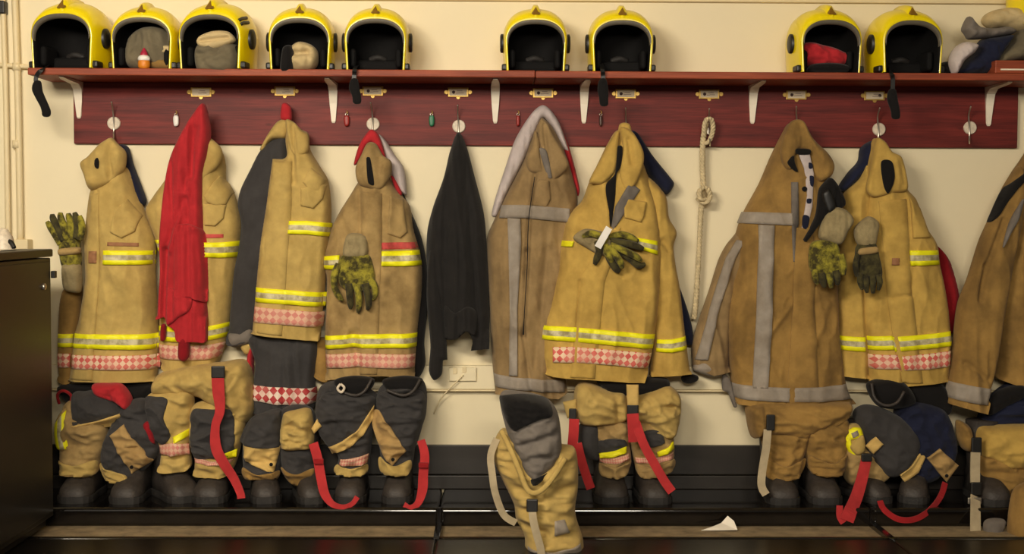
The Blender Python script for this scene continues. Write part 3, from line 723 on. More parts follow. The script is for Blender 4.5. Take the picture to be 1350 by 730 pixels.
m1 = cloth('body', [(266, 135), (274, 157), (276, 178), (271, 204), (265, 231), (266, 283), (268, 330), (270, 375), (272, 449), (260, 450), (236, 449), (232, 435), (221, 426), (216, 418), (206, 420), (209, 361), (208, 320), (210, 290), (214, 250), (221, 212), (232, 185), (249, 155)], .15, .055, M['red'], r, edge=.035, hem=415, wr=(.022, .045, .5),
      folds=(((252, 240), (224, 330), .026, 5), ((244, 262), (219, 330), -.026, 4), ((268, 150), (258, 300), .012, 5), ((219, 330), (217, 424), -.035, 4), ((258, 170), (240, 300), -.018, 5)))
cloth('folded_hem', [(232, 300), (252, 296), (268, 310), (270, 398), (262, 396), (250, 391), (231, 389)], m1.front, .018, M['red'], r, edge=.015, hem=380, wr=(.01, .04, .8))
cloth('folded_hem', [(222, 380), (232, 384), (252, 390), (250, 408), (236, 418), (219, 427)], m1.front, .014, M['red'], r, edge=.012, wr=(.006, .04, .2))
cloth('cuff', [(236, 446), (248, 447), (248, 470), (241, 477), (234, 471)], .19, .03, M['dkred'], r, edge=.02, res=.006)
cloth('cuff', [(212, 428), (218, 428), (217, 448), (211, 449)], .17, .02, M['dkred'], r, edge=.015, res=.005)
# 3 ------------------------------------------------------------------
j = jacket('tan fire jacket folded open to show its charcoal lining', 370, 448)
cloth('hanging_loop', [(371, 137), (377, 135), (383, 141), (384, 157), (377, 160), (369, 156)], .08, .03, M['red'], j, edge=.02, res=.006, label='red hanging loop')
ln = cloth('lining', [(377, 181), (360, 182), (342, 197), (328, 223), (315, 250), (311.5, 270), (316, 296), (312, 330), (306, 361), (300, 438), (302, 455), (330, 446), (350, 400), (372, 300), (380, 210)], .05, .075, M['charcoal'], j, edge=.06, wr=(.008, .09, .6), hem=436)
cloth('cuff', [(300, 440), (314, 436), (331, 432), (333, 450), (314, 458), (302, 456)], .07, .06, M['grey'], j, edge=.03)
cloth('cuff_lining', [(317, 456), (332, 452), (330, 466), (322, 467)], .08, .03, M['tan'], j, edge=.02, res=.006)
cloth('shoulder', [(376, 156), (364, 160), (352, 176), (341, 197), (346, 199), (358, 185), (377, 182), (384, 165)], .06, .065, M['tan'], j, edge=.03)
b = cloth('body', [(357, 208, 1), (375, 206), (374, 182), (380, 158), (389, 167), (404, 175), (406, 195), (419, 218), (430, 237), (434, 267), (434, 294), (431, 330), (424, 402), (420, 449, 1), (330, 440, 1), (335, 380), (341, 320), (349, 267)], .085, .10, M['tan'], j, edge=.06, hem=436, wr=WV,
          folds=(((386, 172), (389, 240), -.018, 4), ((386, 250), (384, 300), -.008, 3), ((352, 330), (420, 350), .006, 16)))
cloth('collar', [(376, 158), (386, 160), (398, 172), (406, 178), (406, 198), (396, 206), (386, 203), (380, 188)], 0.150, 0.030, M['tan'], j, edge=.028, folds=(((386, 164), (388, 200), -.02, 3),))
s = on(b)
strip('reflective_band', [(381, 291), (405, 291), (434.3, 294)], [(380, 308), (405, 308.5), (432.8, 312)], s, M['hivis'], j)
strip('reflective_band', [(335.2, 379), (380, 382), (427, 386.5)], [(334.5, 398), (380, 401), (424.8, 405)], s, M['hivis'], j)
strip('checked_band', [(333.5, 404.5), (380, 408), (424, 412.5)], [(331.8, 425), (380, 428), (422, 432)], s, M['check_faded'], j)
strip('placket', [(359, 212), (350, 270), (343, 320), (337, 380), (332, 438)], [(384, 212), (384, 270), (381, 320), (377, 380), (372, 442)], s, M['tan'], j, .005)
cloth('pocket', [(396, 247, 1), (429, 242, 1), (425, 262, 1), (413, 275, 1), (396, 271, 1)], b.front, .011, M['tan'], j, edge=.005)
cloth('pocket_flap', [(399, 240, 1), (410, 221, 1), (429, 236, 1), (421, 253, 1), (409, 251, 1)], b.front, .013, M['tan'], j, edge=.008)
g = empty('charcoal_garment', 'charcoal garment with a red and white checked band below the folded tan jacket', 'clothing', P(372, 540, .15))
b = cloth('body', [(328, 442), (412, 444), (413, 500), (414, 532), (408, 543), (338, 545), (330, 528), (334, 480)], .06, .10, M['charcoal'], g, edge=.06, wr=(.018, .07, .5), hem=538)
strip('checked_band', [(330.5, 508), (370, 510), (413.5, 513)], [(331, 527), (370, 533), (413.8, 533)], on(b), M['check_dark'], g)
cloth('red_edge', [(325, 468), (333, 456), (332, 500), (325, 500)], .07, .05, M['red'], g, edge=.02, res=.006)
# 4 ------------------------------------------------------------------
j = jacket('grubby tan fire jacket with a single olive glove on its front', 488, 500)
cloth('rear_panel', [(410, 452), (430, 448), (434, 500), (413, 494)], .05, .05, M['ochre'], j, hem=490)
b = cloth('body', [(470, 240), (484, 225), (505, 225), (520, 248), (530, 259), (539, 272), (545, 303), (552, 328), (556, 353), (555.5, 388), (550, 440), (546, 501, 1), (528, 498), (511, 494), (474, 495), (450, 498), (429, 501, 1), (427, 470), (426, 440), (428, 400), (428, 365), (422, 345), (431, 310), (445, 280), (460, 256)], .06, .115, M['tan_worn'], j, edge=.08, hem=490, wr=(.016, .10, .2),
          folds=(((474, 250), (477, 310), -.014, 2.5), ((503, 255), (502, 330), -.010, 2.5), ((472, 425), (512, 360), .016, 10), ((466, 440), (475, 498), -.014, 5), ((440, 290), (446, 360), .01, 8)))
cl = cloth('collar', [(484, 188), (495, 189), (505, 205), (515, 212), (516, 226), (510, 240), (500, 250), (484, 248), (472, 242), (468, 222), (476, 203)], 0.144, 0.036, M['tan_worn'], j, edge=.028, wr=(.01, .05, .1), folds=(((500, 210), (502, 245), -.012, 4),))
cloth('collar_dark_patch', [(483, 208), (488, 208), (493, 243), (485.5, 241)], cl.front, .003, M['hole'], j, edge=.008, res=.005, label='black patch standing in for shade in the collar slot')  # darkness of the neck slot painted as a thin black patch
cloth('red_lining', [(489, 170), (499, 178), (508, 207), (499, 201), (490, 188), (482, 195), (474, 212), (466, 217), (471, 196), (478, 182)], .10, .03, M['red'], j, edge=.02, res=.006)
cloth('rear_edge', [(530, 256), (541, 278), (556, 316), (563, 360), (563, 410), (559, 450), (560, 482), (549, 500), (540, 480), (544, 400), (543, 330)], .04, .05, M['hole'], j, edge=.03, label='black lining edge')
s = on(b)
strip('reflective_band', [(504, 331), (530, 330.5), (552.5, 329.5)], [(504, 350), (530, 350.5), (556, 349.5)], s, M['hivis'], j)
strip('reflective_band', [(424.5, 338), (448, 336)], [(424.5, 355), (448, 355)], s, M['hivis'], j)
strip('reflective_band', [(426.2, 443.5), (465, 440), (478, 440), (550, 440)], [(426.5, 461), (465, 457), (478, 458), (549, 458.5)], s, M['hivis'], j)
strip('checked_band', [(427, 468), (470, 465), (547.5, 468)], [(428, 486), (470, 483), (546.5, 486)], s, M['check_faded'], j)
strip('name_strip', [(504, 319.5), (548, 319)], [(504, 328.5), (551, 327.5)], s, M['red_print'], j, .002)
strip('placket', [(476, 252), (478, 310), (476, 400), (474, 494)], [(503, 255), (503, 330), (500, 400), (497, 493)], s, M['tan_worn'], j, .005)
cloth('pocket', [(514, 258, 1), (531, 262, 1), (537, 306, 1), (528, 314, 1), (511, 308, 1)], b.front, .011, M['tan_worn'], j, edge=.005)
b4 = b
g = empty('grey_scarf', 'pale grey cloth with red shadow edge behind the collar of the glove-bearing jacket', 'cloth', P(528, 256, .06))
cloth('cloth_fold', [(499, 177), (510, 188), (520, 204), (532, 222), (536, 256), (528, 253), (517, 234), (506, 203)], .05, .05, M['lilac'], g, edge=.03, res=.006, wr=(.008, .03, .2))
cloth('red_edge', [(515, 232), (519, 233), (530, 254), (528, 258), (520, 247)], .08, .02, M['red'], g, edge=.012, res=.005)  # sliver of shadow put in as red cloth colour
# glove hanging on it
def glove_set(root, palm, fingers, cuff, d, m='glove_y', band=None):
    cloth('palm', palm, d, .035, M[m], root, edge=.025, wr=(.006, .03, .04), res=.006)
    for k, pts in enumerate(fingers):
        tubepx('finger', [(x, y, dd, rr) for x, y, dd, rr in pts], M['glove_k' if k % 2 else m], root, 8, 4)
    cloth('cuff', cuff, d - .002, .04, M['cuff'], root, edge=.025, wr=(.006, .02, .1), res=.006)
    if band: cloth('wrist_band', band, d + .03, .014, M['tan_worn'], root, edge=.01, res=.005)
g = empty('work_glove', 'single olive and black glove hanging against the grubby tan jacket', 'glove', P(470, 412, .2), 'firefighting gloves')
glove_set(g, [(452, 336), (484, 335), (492, 352), (494, 372), (484, 384), (464, 384), (448, 376), (444, 352)],
          [[(488, 368, .21, .014), (494, 378, .215, .0135), (494, 389, .212, .012), (491, 395, .208, .006)],
           [(481, 374, .216, .014), (485, 390, .222, .0135), (486, 402, .217, .012), (484, 408, .212, .006)],
           [(471, 376, .216, .0145), (473, 392, .224, .0135), (473, 405, .219, .012), (472, 412, .212, .006)],
           [(460, 374, .216, .014), (461, 390, .222, .0135), (462, 401, .217, .012), (462, 407, .212, .006)],
           [(447, 348, .205, .014), (441, 362, .21, .0145), (441, 378, .21, .013), (447, 391, .205, .012), (452, 396, .2, .006)]],
          [(455, 313), (463, 307), (478, 309), (484, 315), (482, 338), (453, 338)], .178)
# ---- black fleece
f = empty('black_fleece', 'plain black fleece hanging by its collar from a hook over bare wall', 'fleece', P(604, 500, .1))
b = cloth('body', [(603.5, 173), (614, 190), (626, 234), (638, 283), (642, 333), (645, 382), (645, 459, 1), (621, 461, 1), (623, 449), (616, 436), (602, 446), (586, 446), (578, 440), (566, 400), (562, 360), (562, 308), (570, 273), (584, 234), (593, 197)], .05, .10, M['black'], f, edge=.08, wr=(.018, .05, .45), hem=432,
          folds=(((603, 180), (604, 430), .006, 10), ((612, 200), (632, 440), -.014, 4), ((592, 230), (586, 430), -.012, 4)))
cloth('sleeve', [(566, 330), (576, 330), (584, 400), (588, 440), (589.5, 475, 1), (584, 476), (582, 494), (572, 502), (565, 490), (567, 456), (562, 390)], .10, .05, M['black'], f, edge=.03, wr=(.008, .05, .4))
cloth('hem_fold', [(586, 404), (600, 412), (616, 404), (628, 412), (626, 440), (616, 437), (602, 447), (587, 446)], b.front, .012, M['black'], f, edge=.015, hem=430, wr=(.01, .04, .5))
# 6 ------------------------------------------------------------------
j = jacket('brown fire jacket with silver stripes next to the black fleece', 703, 520)
b = cloth('body', [(713, 154), (722, 158), (735, 175), (748, 205), (757, 235), (763, 262), (760, 300), (746, 380), (738, 440), (748, 515), (736, 525, 1), (706, 521, 1), (653, 519, 1), (649, 478), (644, 378), (642, 315), (649, 295), (669, 253), (690, 212), (700, 183)], .05, .115, M['brown'], j, edge=.09, hem=512, wr=(.015, .08, .3),
          folds=(((705, 231), (697, 286), -.02, 2.5), ((697, 286), (695, 330), -.016, 2.5), ((695, 330), (690, 441), -.02, 3), ((690, 441), (700, 515), -.014, 3), ((735, 350), (712, 510), .014, 8), ((722, 330), (706, 480), -.012, 6), ((668, 430), (690, 425), .01, 8)))
cloth('collar', [(705, 172), (700, 195), (694, 210), (698, 226), (713, 230), (722, 236), (713, 206), (712, 185)], 0.140, 0.030, M['brown'], j, edge=.028, res=.006)
cloth('collar', [(713, 156), (722, 162), (730, 178), (742, 198), (750, 219), (731, 237), (722, 224), (714, 200), (709, 172)], 0.142, 0.033, M['brown'], j, edge=.028, res=.006, folds=(((717, 165), (722, 215), -.014, 3),))
cloth('collar_dark_patch', [(711, 196), (720, 198), (728, 234), (722, 234)], .166, .008, M['grey'], j, edge=.01, res=.005, label='grey collar lining')
s = on(b)
strip('silver_band', [(661, 270), (690, 270), (751, 275)], [(658, 287), (690, 287), (751, 293)], s, M['silver'], j)
strip('silver_band', [(669, 287), (670, 320), (672, 406), (671, 495)], [(686, 288), (687, 320), (682, 406), (682, 495)], s, M['silver'], j)
strip('silver_band', [(650, 494), (676, 497), (706, 499), (745, 502)], [(652, 511), (676, 513), (706, 515), (745, 518)], s, M['silver'], j)
cloth('storm_flap', [(712, 236, 1), (724, 238, 1), (726, 262, 1), (720, 274, 1), (700, 270, 1), (702, 244, 1)], b.front, .008, M['brown'], j, edge=.006)
tubepx('zip_cord', [(705, 233, .176, .0018), (697, 290, .178, .0018), (695, 350, .178, .0018), (691, 420, .178, .0018), (690, 441, .178, .003)], M['hole'], j, 6)
g = empty('grey_hooded_top', 'pale grey top with red inside, draped under the brown silver-striped jacket', 'clothing', P(700, 283, .05))
cloth('cloth_fold', [(714.5, 138), (726, 144), (738, 162), (748, 190), (750, 200), (742, 194), (728, 168), (716, 155), (706, 174), (692, 208), (668, 255), (655, 285), (648, 284), (653, 261), (667, 218), (680, 182), (700, 150)], .06, .045, M['lilac'], g, edge=.03, wr=(.008, .03, .3), res=.007)
cloth('red_lining', [(738, 162), (744, 175), (752, 196), (765, 248), (762, 258), (754, 236), (744, 202), (738, 180)], .03, .06, M['red'], g, edge=.03, res=.006)
# 7 ------------------------------------------------------------------
j = jacket('golden tan fire jacket with a bundle of gloves across its chest', 800, 502)
cloth('inner_jacket', [(834, 172), (842, 175), (862, 205), (889, 239), (889, 246), (879, 256), (860, 236), (846, 210)], .03, .07, M['navy'], j, edge=.03, label='navy lining edge')
cloth('inner_jacket', [(893, 372), (908, 410), (915, 440), (913, 456), (900, 450), (888, 400)], .03, .05, M['navy'], j, edge=.03, label='navy lining edge')
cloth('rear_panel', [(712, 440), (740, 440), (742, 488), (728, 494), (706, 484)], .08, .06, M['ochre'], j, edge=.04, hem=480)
sl = cloth('sleeve', [(850, 235), (878, 255), (884, 287), (894, 306), (890, 325), (893, 352), (898, 379), (905, 440), (912, 493, 1), (858, 496, 1), (862, 440), (852, 330)], .085, .09, M['tan_gold'], j, edge=.06, hem=488, wr=(.012, .08, .5), folds=(((872, 318), (882, 330), -.014, 4),))
b = cloth('body', [(816, 170), (834, 173), (848, 208), (862, 250), (873, 300), (875, 345), (870, 410), (860, 475), (849, 504, 1), (790, 500), (729, 496, 1), (716, 490), (712, 460), (714, 431), (727, 385), (736, 350), (741, 314), (749, 284), (768, 265), (778, 240), (793, 208), (804, 186)], .105, .115, M['tan_gold'], j, edge=.09, hem=486, wr=(.015, .10, .24),
          folds=(((764, 370), (756, 500), -.010, 2.5), ((803, 240), (806, 300), -.02, 4), ((850, 300), (862, 420), .012, 10), ((770, 360), (840, 400), .006, 14)))
lp = cloth('collar', [(816, 172), (804, 186), (793, 208), (777, 239), (787, 243), (796, 242), (811, 226), (816, 194)], 0.195, 0.030, M['tan_gold'], j, edge=.028, res=.006)
cloth('collar', [(818, 168), (834, 173), (848, 197), (849, 215), (838, 244), (822, 250), (816, 222), (821, 195)], 0.195, 0.030, M['tan_gold'], j, edge=.028, res=.006, folds=(((829, 185), (833, 215), -.014, 4),))
cloth('hanging_tab', [(817, 164), (831, 164), (833, 190), (817, 190)], .17, .03, M['tan_gold'], j, edge=.015, res=.006)
cloth('lining', [(814, 193), (820.5, 193), (819, 218), (813, 230), (811, 262), (805, 299), (801, 273), (799, 244), (811, 228)], .212, .012, M['hole'], j, edge=.01, res=.006, label='black lining in the neck opening')
cloth('lapel_lining', [(831, 239, 1), (845, 250, 1), (828, 275, 1), (808, 304, 1), (806, 298, 1), (811, 272, 1)], b.front, .008, M['grey'], j, edge=.010, res=.006, label='grey lapel lining')
s = on(b)
strip('reflective_band', [(741, 317), (756, 318)], [(740, 325), (754, 325)], s, M['hiyel'], j)
strip('reflective_band', [(838, 313), (852, 315), (868, 318)], [(842, 328), (852, 331), (868, 336)], s, M['hivis'], j)
strip('reflective_band', [(714.5, 430), (759, 431), (812, 436), (866.5, 442)], [(712.5, 448), (757, 450), (812, 455), (863.5, 461)], s, M['hivis'], j)
strip('checked_band', [(729, 458), (757, 457), (810, 461), (862, 467)], [(729, 478), (755, 477), (810, 481), (856.5, 487)], s, M['check'], j)
strip('placket', [(805, 300), (790, 325), (766, 365), (759, 430), (752, 497)], [(818, 300), (812, 330), (796, 370), (790, 434), (784, 499)], s, M['tan_gold'], j, .006)
strip('reflective_band', [(867, 448), (885, 447), (905.6, 443.5)], [(866, 464), (885, 464), (907.8, 460.5)], on(sl), M['hivis'], j)
cloth('pocket', [(828, 262, 1), (853, 266, 1), (850, 284, 1), (845, 293, 1), (823, 287, 1), (822, 274, 1)], b.front, .011, M['tan_gold'], j, edge=.005)
cloth('cuff_end', [(899, 497), (908, 493), (921, 496), (920, 502), (910, 506), (901, 504)], .09, .03, M['hole'], j, edge=.02, res=.006, label='black cuff end')
b7 = b
g = empty('work_glove', 'bundle of olive gloves strapped with a white tag on the golden tan jacket', 'gloves', P(808, 360, .22), 'firefighting gloves')
gd = .225
cloth('palm', [(756, 314), (770, 302), (790, 304), (808, 310), (816, 326), (806, 338), (790, 336), (772, 326)], .22, .03, M['cuff'], g, edge=.025, wr=(.008, .03, .03), res=.006)
for k, pts in enumerate(([(803, 313), (818, 309), (832, 313), (841, 318)], [(805, 318), (822, 320), (838, 324), (848, 328)], [(805, 322), (822, 330), (838, 338), (845, 344)],
                         [(803, 324), (812, 336), (818, 346), (820, 353)], [(799, 322), (800, 332), (805, 340), (806, 346)], [(810, 326), (830, 340), (842, 350), (850, 348)],
                         [(798, 326), (804, 342), (812, 354), (816, 358)], [(786, 318), (790, 330), (787, 340), (784, 348)], [(800, 318), (788, 310), (778, 308), (768, 312)])):
    dz = [.225, .238, .245, .248, .24, .222, .228, .225, .232][k]
    tubepx('finger', [(x, y, dz + .02 + (.008 if i in (1, 2) else 0), (.012, .0135, .0135, .008)[i]) for i, (x, y) in enumerate(pts)], M['glove_k' if k in (1, 5, 6, 7) else 'glove_y'], g, 8, 4)
ribbon('tag_strap', [(803, 300, .284), (796, 312, .290), (788, 326, .284)], .026, M['white'], g, .003, label='white tag strap')
# ---- rope
g = empty('knotted_rope', 'pale knotted rope hanging from a hook against bare wall', 'rope', P(915, 420, .05))
def rope(name, pts, r, parent, turns):
    q = catmull([P(a, b_, d)[:] for a, b_, d in pts], 14)
    s_ = np.r_[0, np.cumsum(np.linalg.norm(np.diff(q, axis=0), axis=1))]
    V, Fc = [], []
    for ph in (0, 2.09, 4.19):
        w = [(q[i][0] + .55*r*math.cos(turns*s_[i] + ph), q[i][1] + .55*r*math.sin(turns*s_[i] + ph), q[i][2]) for i in range(len(q))]
        v, f_ = tube_verts(w, .62*r, 7); o_ = len(V); V += v; Fc += [tuple(x + o_ for x in ff) for ff in f_]
    return mesh(name, V, Fc, M['rope'], parent)
rope('rope_length', [(931, 162, .07), (927, 184, .05), (926, 214, .045), (927, 250, .045), (924, 281, .045), (921, 341, .045), (918, 390, .045), (915, 420, .045)], .0105, g, 150)
rope('rope_loop', [(930, 190, .06), (936, 184, .06), (940, 170, .07), (938, 158, .085), (933, 156, .09), (929, 164, .085), (928, 180, .06)], .009, g, 150)
rope('rope_knot', [(920, 262, .05), (930, 268, .075), (936, 258, .07), (931, 247, .075), (922, 252, .08), (924, 263, .08), (932, 262, .06)], .0095, g, 150)
# 8 ------------------------------------------------------------------
j = jacket('ochre fire jacket with silver T stripe and silver sleeve, near the rope', 1035, 535)
sl = cloth('sleeve', [(985, 284), (972, 308), (960, 323), (950, 342), (938, 380), (915, 450), (914, 484, 1), (939, 494, 1), (962, 490, 1), (968, 405), (990, 330)], .05, .08, M['brown'], j, edge=.06, wr=(.016, .07, .2), hem=482)
strip('silver_band', [(972, 316), (957, 340), (938, 400), (917, 474)], [(980, 318), (969, 340), (949, 402), (932, 474)], on(sl), M['silver'], j)
cloth('cuff', [(917, 480), (933, 474), (954, 484), (958, 492), (944, 498), (924, 493), (915, 488)], .07, .06, M['silver'], j, edge=.03, res=.006)
cloth('cuff_strap', [(953, 494), (962, 498), (967, 514), (972, 536), (968, 537), (960, 518), (953, 514)], .08, .02, M['grey'], j, edge=.015, res=.006)
b = cloth('body', [(1045, 161), (1060, 160), (1073, 184), (1092, 204), (1100, 218), (1098, 240), (1104, 300), (1109, 381), (1112, 451), (1120, 508), (1128, 532, 1), (1036, 537, 1), (972, 532, 1), (965, 481), (961, 405), (972, 350), (974, 311), (984, 281), (1005, 242), (1021, 205), (1036, 175)], .06, .13, M['ochre'], j, edge=.09, hem=524, wr=(.015, .10, .24),
          folds=(((1048, 300), (1046, 400), -.016, 2.5), ((1046, 400), (1039, 535), -.016, 2.5), ((1040, 400), (1010, 440), .008, 4), ((1090, 400), (1070, 450), .008, 5), ((985, 420), (978, 480), -.008, 5)))
cloth('collar', [(1045, 159), (1060, 159), (1073, 182), (1093, 202), (1101, 217), (1097, 232), (1082, 239), (1072, 226), (1066, 200), (1052, 198), (1044, 224), (1036, 222), (1030, 200), (1036, 175)], 0.164, 0.036, M['ochre'], j, edge=.028, wr=(.01, .05, .2), folds=(((1056, 165), (1058, 195), -.012, 4), ((1064, 175), (1084, 210), .012, 5)))
cloth('inner_label', [(1051, 199, 1), (1067, 200, 1), (1073, 229, 1), (1071, 272, 1), (1064, 303, 1), (1057, 300, 1), (1064, 257, 1), (1060, 222, 1)], .190, .004, M['lilac'], j, edge=.012, res=.006, label='white label strip in the opening')
for q_ in ([(1066, 214), (1071, 216), (1071, 222), (1066, 222)], [(1067, 232), (1073, 233), (1072, 246), (1068, 244)], [(1064, 262), (1070, 262), (1069, 268), (1064, 268)], [(1059, 284), (1067, 286), (1064, 302), (1058, 299)]):
    cloth('label_mark', q_, .194, .003, M['navy'], j, edge=.004, res=.004, t=.002)
cloth('collar_dark_patch', [(1050, 196), (1068, 197), (1068, 203), (1051, 203)], .2, .008, M['hole'], j, edge=.008, res=.005, label='black collar edge')
cloth('collar_dark_patch', [(1038, 214), (1046, 205), (1048, 214), (1052, 226), (1046, 224)], .196, .008, M['hole'], j, edge=.008, res=.005, label='black patch standing in for shade in the collar gap')  # gap is only painted: black colour for the shade in it
s = on(b)
strip('zip_tape', [(1043, 240), (1043, 290), (1046, 345)], [(1051.5, 240), (1053, 290), (1053, 345)], s, M['grey'], j, .006, label='dark zip tape')
disc('snap_button', 1060.5, 249, .196, .010, .006, M['hole'], j, 12)
strip('silver_band', [(985, 279), (1042, 281)], [(979, 294), (1043, 297)], s, M['silver'], j)
strip('silver_band', [(1001, 296), (1000, 330), (996, 451), (993, 512)], [(1021, 297), (1019, 330), (1016, 451), (1012, 512)], s, M['silver'], j)
strip('silver_band', [(970, 508), (1039, 511), (1078, 510), (1120, 508)], [(971.5, 527), (1039, 529), (1078, 529), (1126, 527)], s, M['silver'], j)
strip('placket', [(1050, 300), (1047, 345), (1046, 400), (1041, 470), (1037, 536)], [(1072, 300), (1074, 345), (1074, 400), (1076, 470), (1080, 534)], s, M['ochre'], j, .006)
tan8 = b
st = empty('black_strap', 'thick black strap joining the gloves to the ochre jacket', 'strap', P(1066, 318, .2))
cloth('strap_fold', [(1081, 250), (1090, 238), (1097, 234), (1106, 244), (1116, 268), (1104, 278), (1092, 284), (1080, 298), (1064, 319), (1060, 316), (1076, 285)], .19, .04, M['hole'], st, edge=.02, wr=(.012, .03, .1), res=.006)
cloth('buckle', [(1084, 256), (1094, 250), (1102, 272), (1092, 280)], .225, .016, M['plastic'], st, edge=.01, res=.005)
# 9 ------------------------------------------------------------------
j = jacket('clean tan fire jacket with a red garment behind, between two silver-striped jackets', 1190, 504)
cloth('inner_jacket', [(1138, 194), (1155, 185), (1157, 204), (1134, 236), (1113, 253), (1108, 247), (1121, 227), (1134, 212)], .03, .07, M['navy'], j, edge=.03, label='navy lining edge')
slv = cloth('sleeve', [(1146, 215), (1135, 236), (1116, 256), (1112, 290), (1108, 340), (1107, 379), (1107, 440), (1106, 495, 1), (1147, 499, 1), (1150, 440), (1152, 300)], .06, .085, M['tan_gold'], j, edge=.055, hem=490, wr=(.010, .06, .5))
b = cloth('body', [(1157, 182), (1168, 186), (1178, 200), (1190, 208), (1199, 246), (1212, 262), (1225, 298), (1240, 322), (1243, 346), (1251, 385), (1257, 440), (1255, 502, 1), (1222, 505), (1190, 508, 1), (1188, 503), (1148, 503, 1), (1142, 448), (1138, 400), (1140, 330), (1146, 262), (1148, 221)], .08, .11, M['tan_gold'], j, edge=.075, hem=496, wr=(.013, .10, .24),
          folds=(((1168, 350), (1176, 445), -.012, 2.5), ((1176, 445), (1189, 505), -.016, 2.5), ((1172, 393), (1196, 388), -.012, 2.5), ((1196, 388), (1202, 340), -.008, 2.5), ((1145, 300), (1148, 420), -.012, 5)))
cl = cloth('collar', [(1157, 182), (1168, 186), (1177, 199), (1190, 207), (1198, 240), (1196, 252), (1179, 255), (1154, 260), (1144, 250), (1149, 222)], 0.164, 0.036, M['tan_gold'], j, edge=.028, wr=(.008, .05, .2), folds=(((1190, 214), (1194, 240), -.01, 4),))
cloth('collar_dark_patch', [(1162, 213), (1175, 213), (1179, 232), (1176, 246), (1171, 255), (1165, 244)], cl.front, .003, M['hole'], j, edge=.008, res=.005, label='black patch standing in for shade in the collar slot')  # black patch on the collar surface, painting the shade of an opening
s = on(b)
strip('reflective_band', [(1199, 330), (1240.5, 330)], [(1200, 350), (1243.5, 349)], s, M['hivis'], j)
strip('reflective_band', [(1107.2, 443), (1140, 444)], [(1107, 461), (1140, 463)], on(slv), M['hivis'], j)
strip('reflective_band', [(1142, 444), (1174, 442)], [(1143, 462), (1177, 460)], s, M['hivis'], j)
strip('reflective_band', [(1175, 444), (1215, 441), (1256.6, 437)], [(1179, 463), (1215, 460), (1256.9, 456)], s, M['hivis'], j)
strip('checked_band', [(1145, 468), (1181, 467)], [(1146.5, 487), (1184, 485)], s, M['check'], j)
strip('checked_band', [(1182, 470), (1215, 467), (1256.8, 463)], [(1186, 488), (1215, 487), (1256.2, 483)], s, M['check'], j)
strip('placket', [(1160, 265), (1166, 345), (1172, 400), (1177, 450), (1189.5, 506)], [(1196, 262), (1198, 345), (1204, 400), (1209, 450), (1216, 505)], s, M['tan_gold'], j, .005)
cloth('pocket', [(1200, 262, 1), (1217, 274, 1), (1226, 300, 1), (1228, 313, 1), (1203, 314, 1)], b.front, .011, M['tan_gold'], j, edge=.005)
cloth('badge', [(1176, 340, 1), (1186, 340, 1), (1186, 349.5, 1), (1176, 349.5, 1)], lambda x, z: b.front(x, z) + .007, .002, M['badge'], j, edge=.004, t=.002)
g = empty('red_garment', 'dark red garment showing behind the edge of a clean tan jacket', 'clothing', P(1258, 436, .06))
cloth('cloth_fold', [(1236, 325), (1246, 332), (1256, 349), (1267, 396), (1262, 434), (1252, 440), (1240, 380)], .04, .06, M['dkred'], g, edge=.03, wr=(.006, .04, .2))
# the two hanging gloves
g = empty('work_glove', 'olive glove with grey cuff hanging below the black strap', 'glove', P(1090, 380, .22), 'firefighting gloves')
glove_set(g, [(1070, 322), (1084, 316), (1104, 320), (1110, 342), (1112, 360), (1100, 368), (1078, 366), (1068, 350)],
          [[(1074, 356, .248, .0135), (1075, 366, .256, .013), (1078, 374, .25, .008)], [(1083, 360, .252, .014), (1085, 370, .258, .0135), (1087, 378, .25, .008)],
           [(1093, 360, .252, .014), (1095, 370, .258, .0135), (1096, 379, .25, .008)], [(1102, 357, .25, .0135), (1104, 367, .256, .013), (1104, 375, .25, .008)], [(1108, 335, .24, .013), (1112, 350, .245, .0135), (1112, 362, .242, .009)]],
          [(1081, 306), (1088, 284), (1100, 273), (1116, 276), (1127, 290), (1120, 304), (1110, 322), (1094, 320), (1082, 314)], .208)
g = empty('work_glove', 'darker olive glove with tan wrist band hanging against the clean tan jacket', 'glove', P(1147, 386, .22), 'firefighting gloves')
glove_set(g, [(1130, 326), (1140, 318), (1154, 318), (1161, 340), (1164, 364), (1152, 374), (1136, 372), (1130, 350)],
          [[(1134, 360, .238, .0115), (1134, 372, .246, .0115), (1137, 381, .24, .007)], [(1142, 364, .24, .012), (1142, 377, .248, .0115), (1143, 385, .24, .007)],
           [(1150, 364, .24, .012), (1151, 377, .248, .0115), (1151, 386, .24, .007)], [(1158, 362, .24, .0115), (1160, 372, .246, .0115), (1158, 382, .24, .007)], [(1131, 335, .23, .011), (1128, 350, .235, .012), (1130, 364, .232, .008)]],
          [(1128, 302), (1136, 292), (1148, 285), (1160, 294), (1158, 312), (1154, 324), (1138, 326), (1130, 318)], .2, 'glove_k', [(1134, 328), (1156, 325), (1157, 333), (1133, 336)])
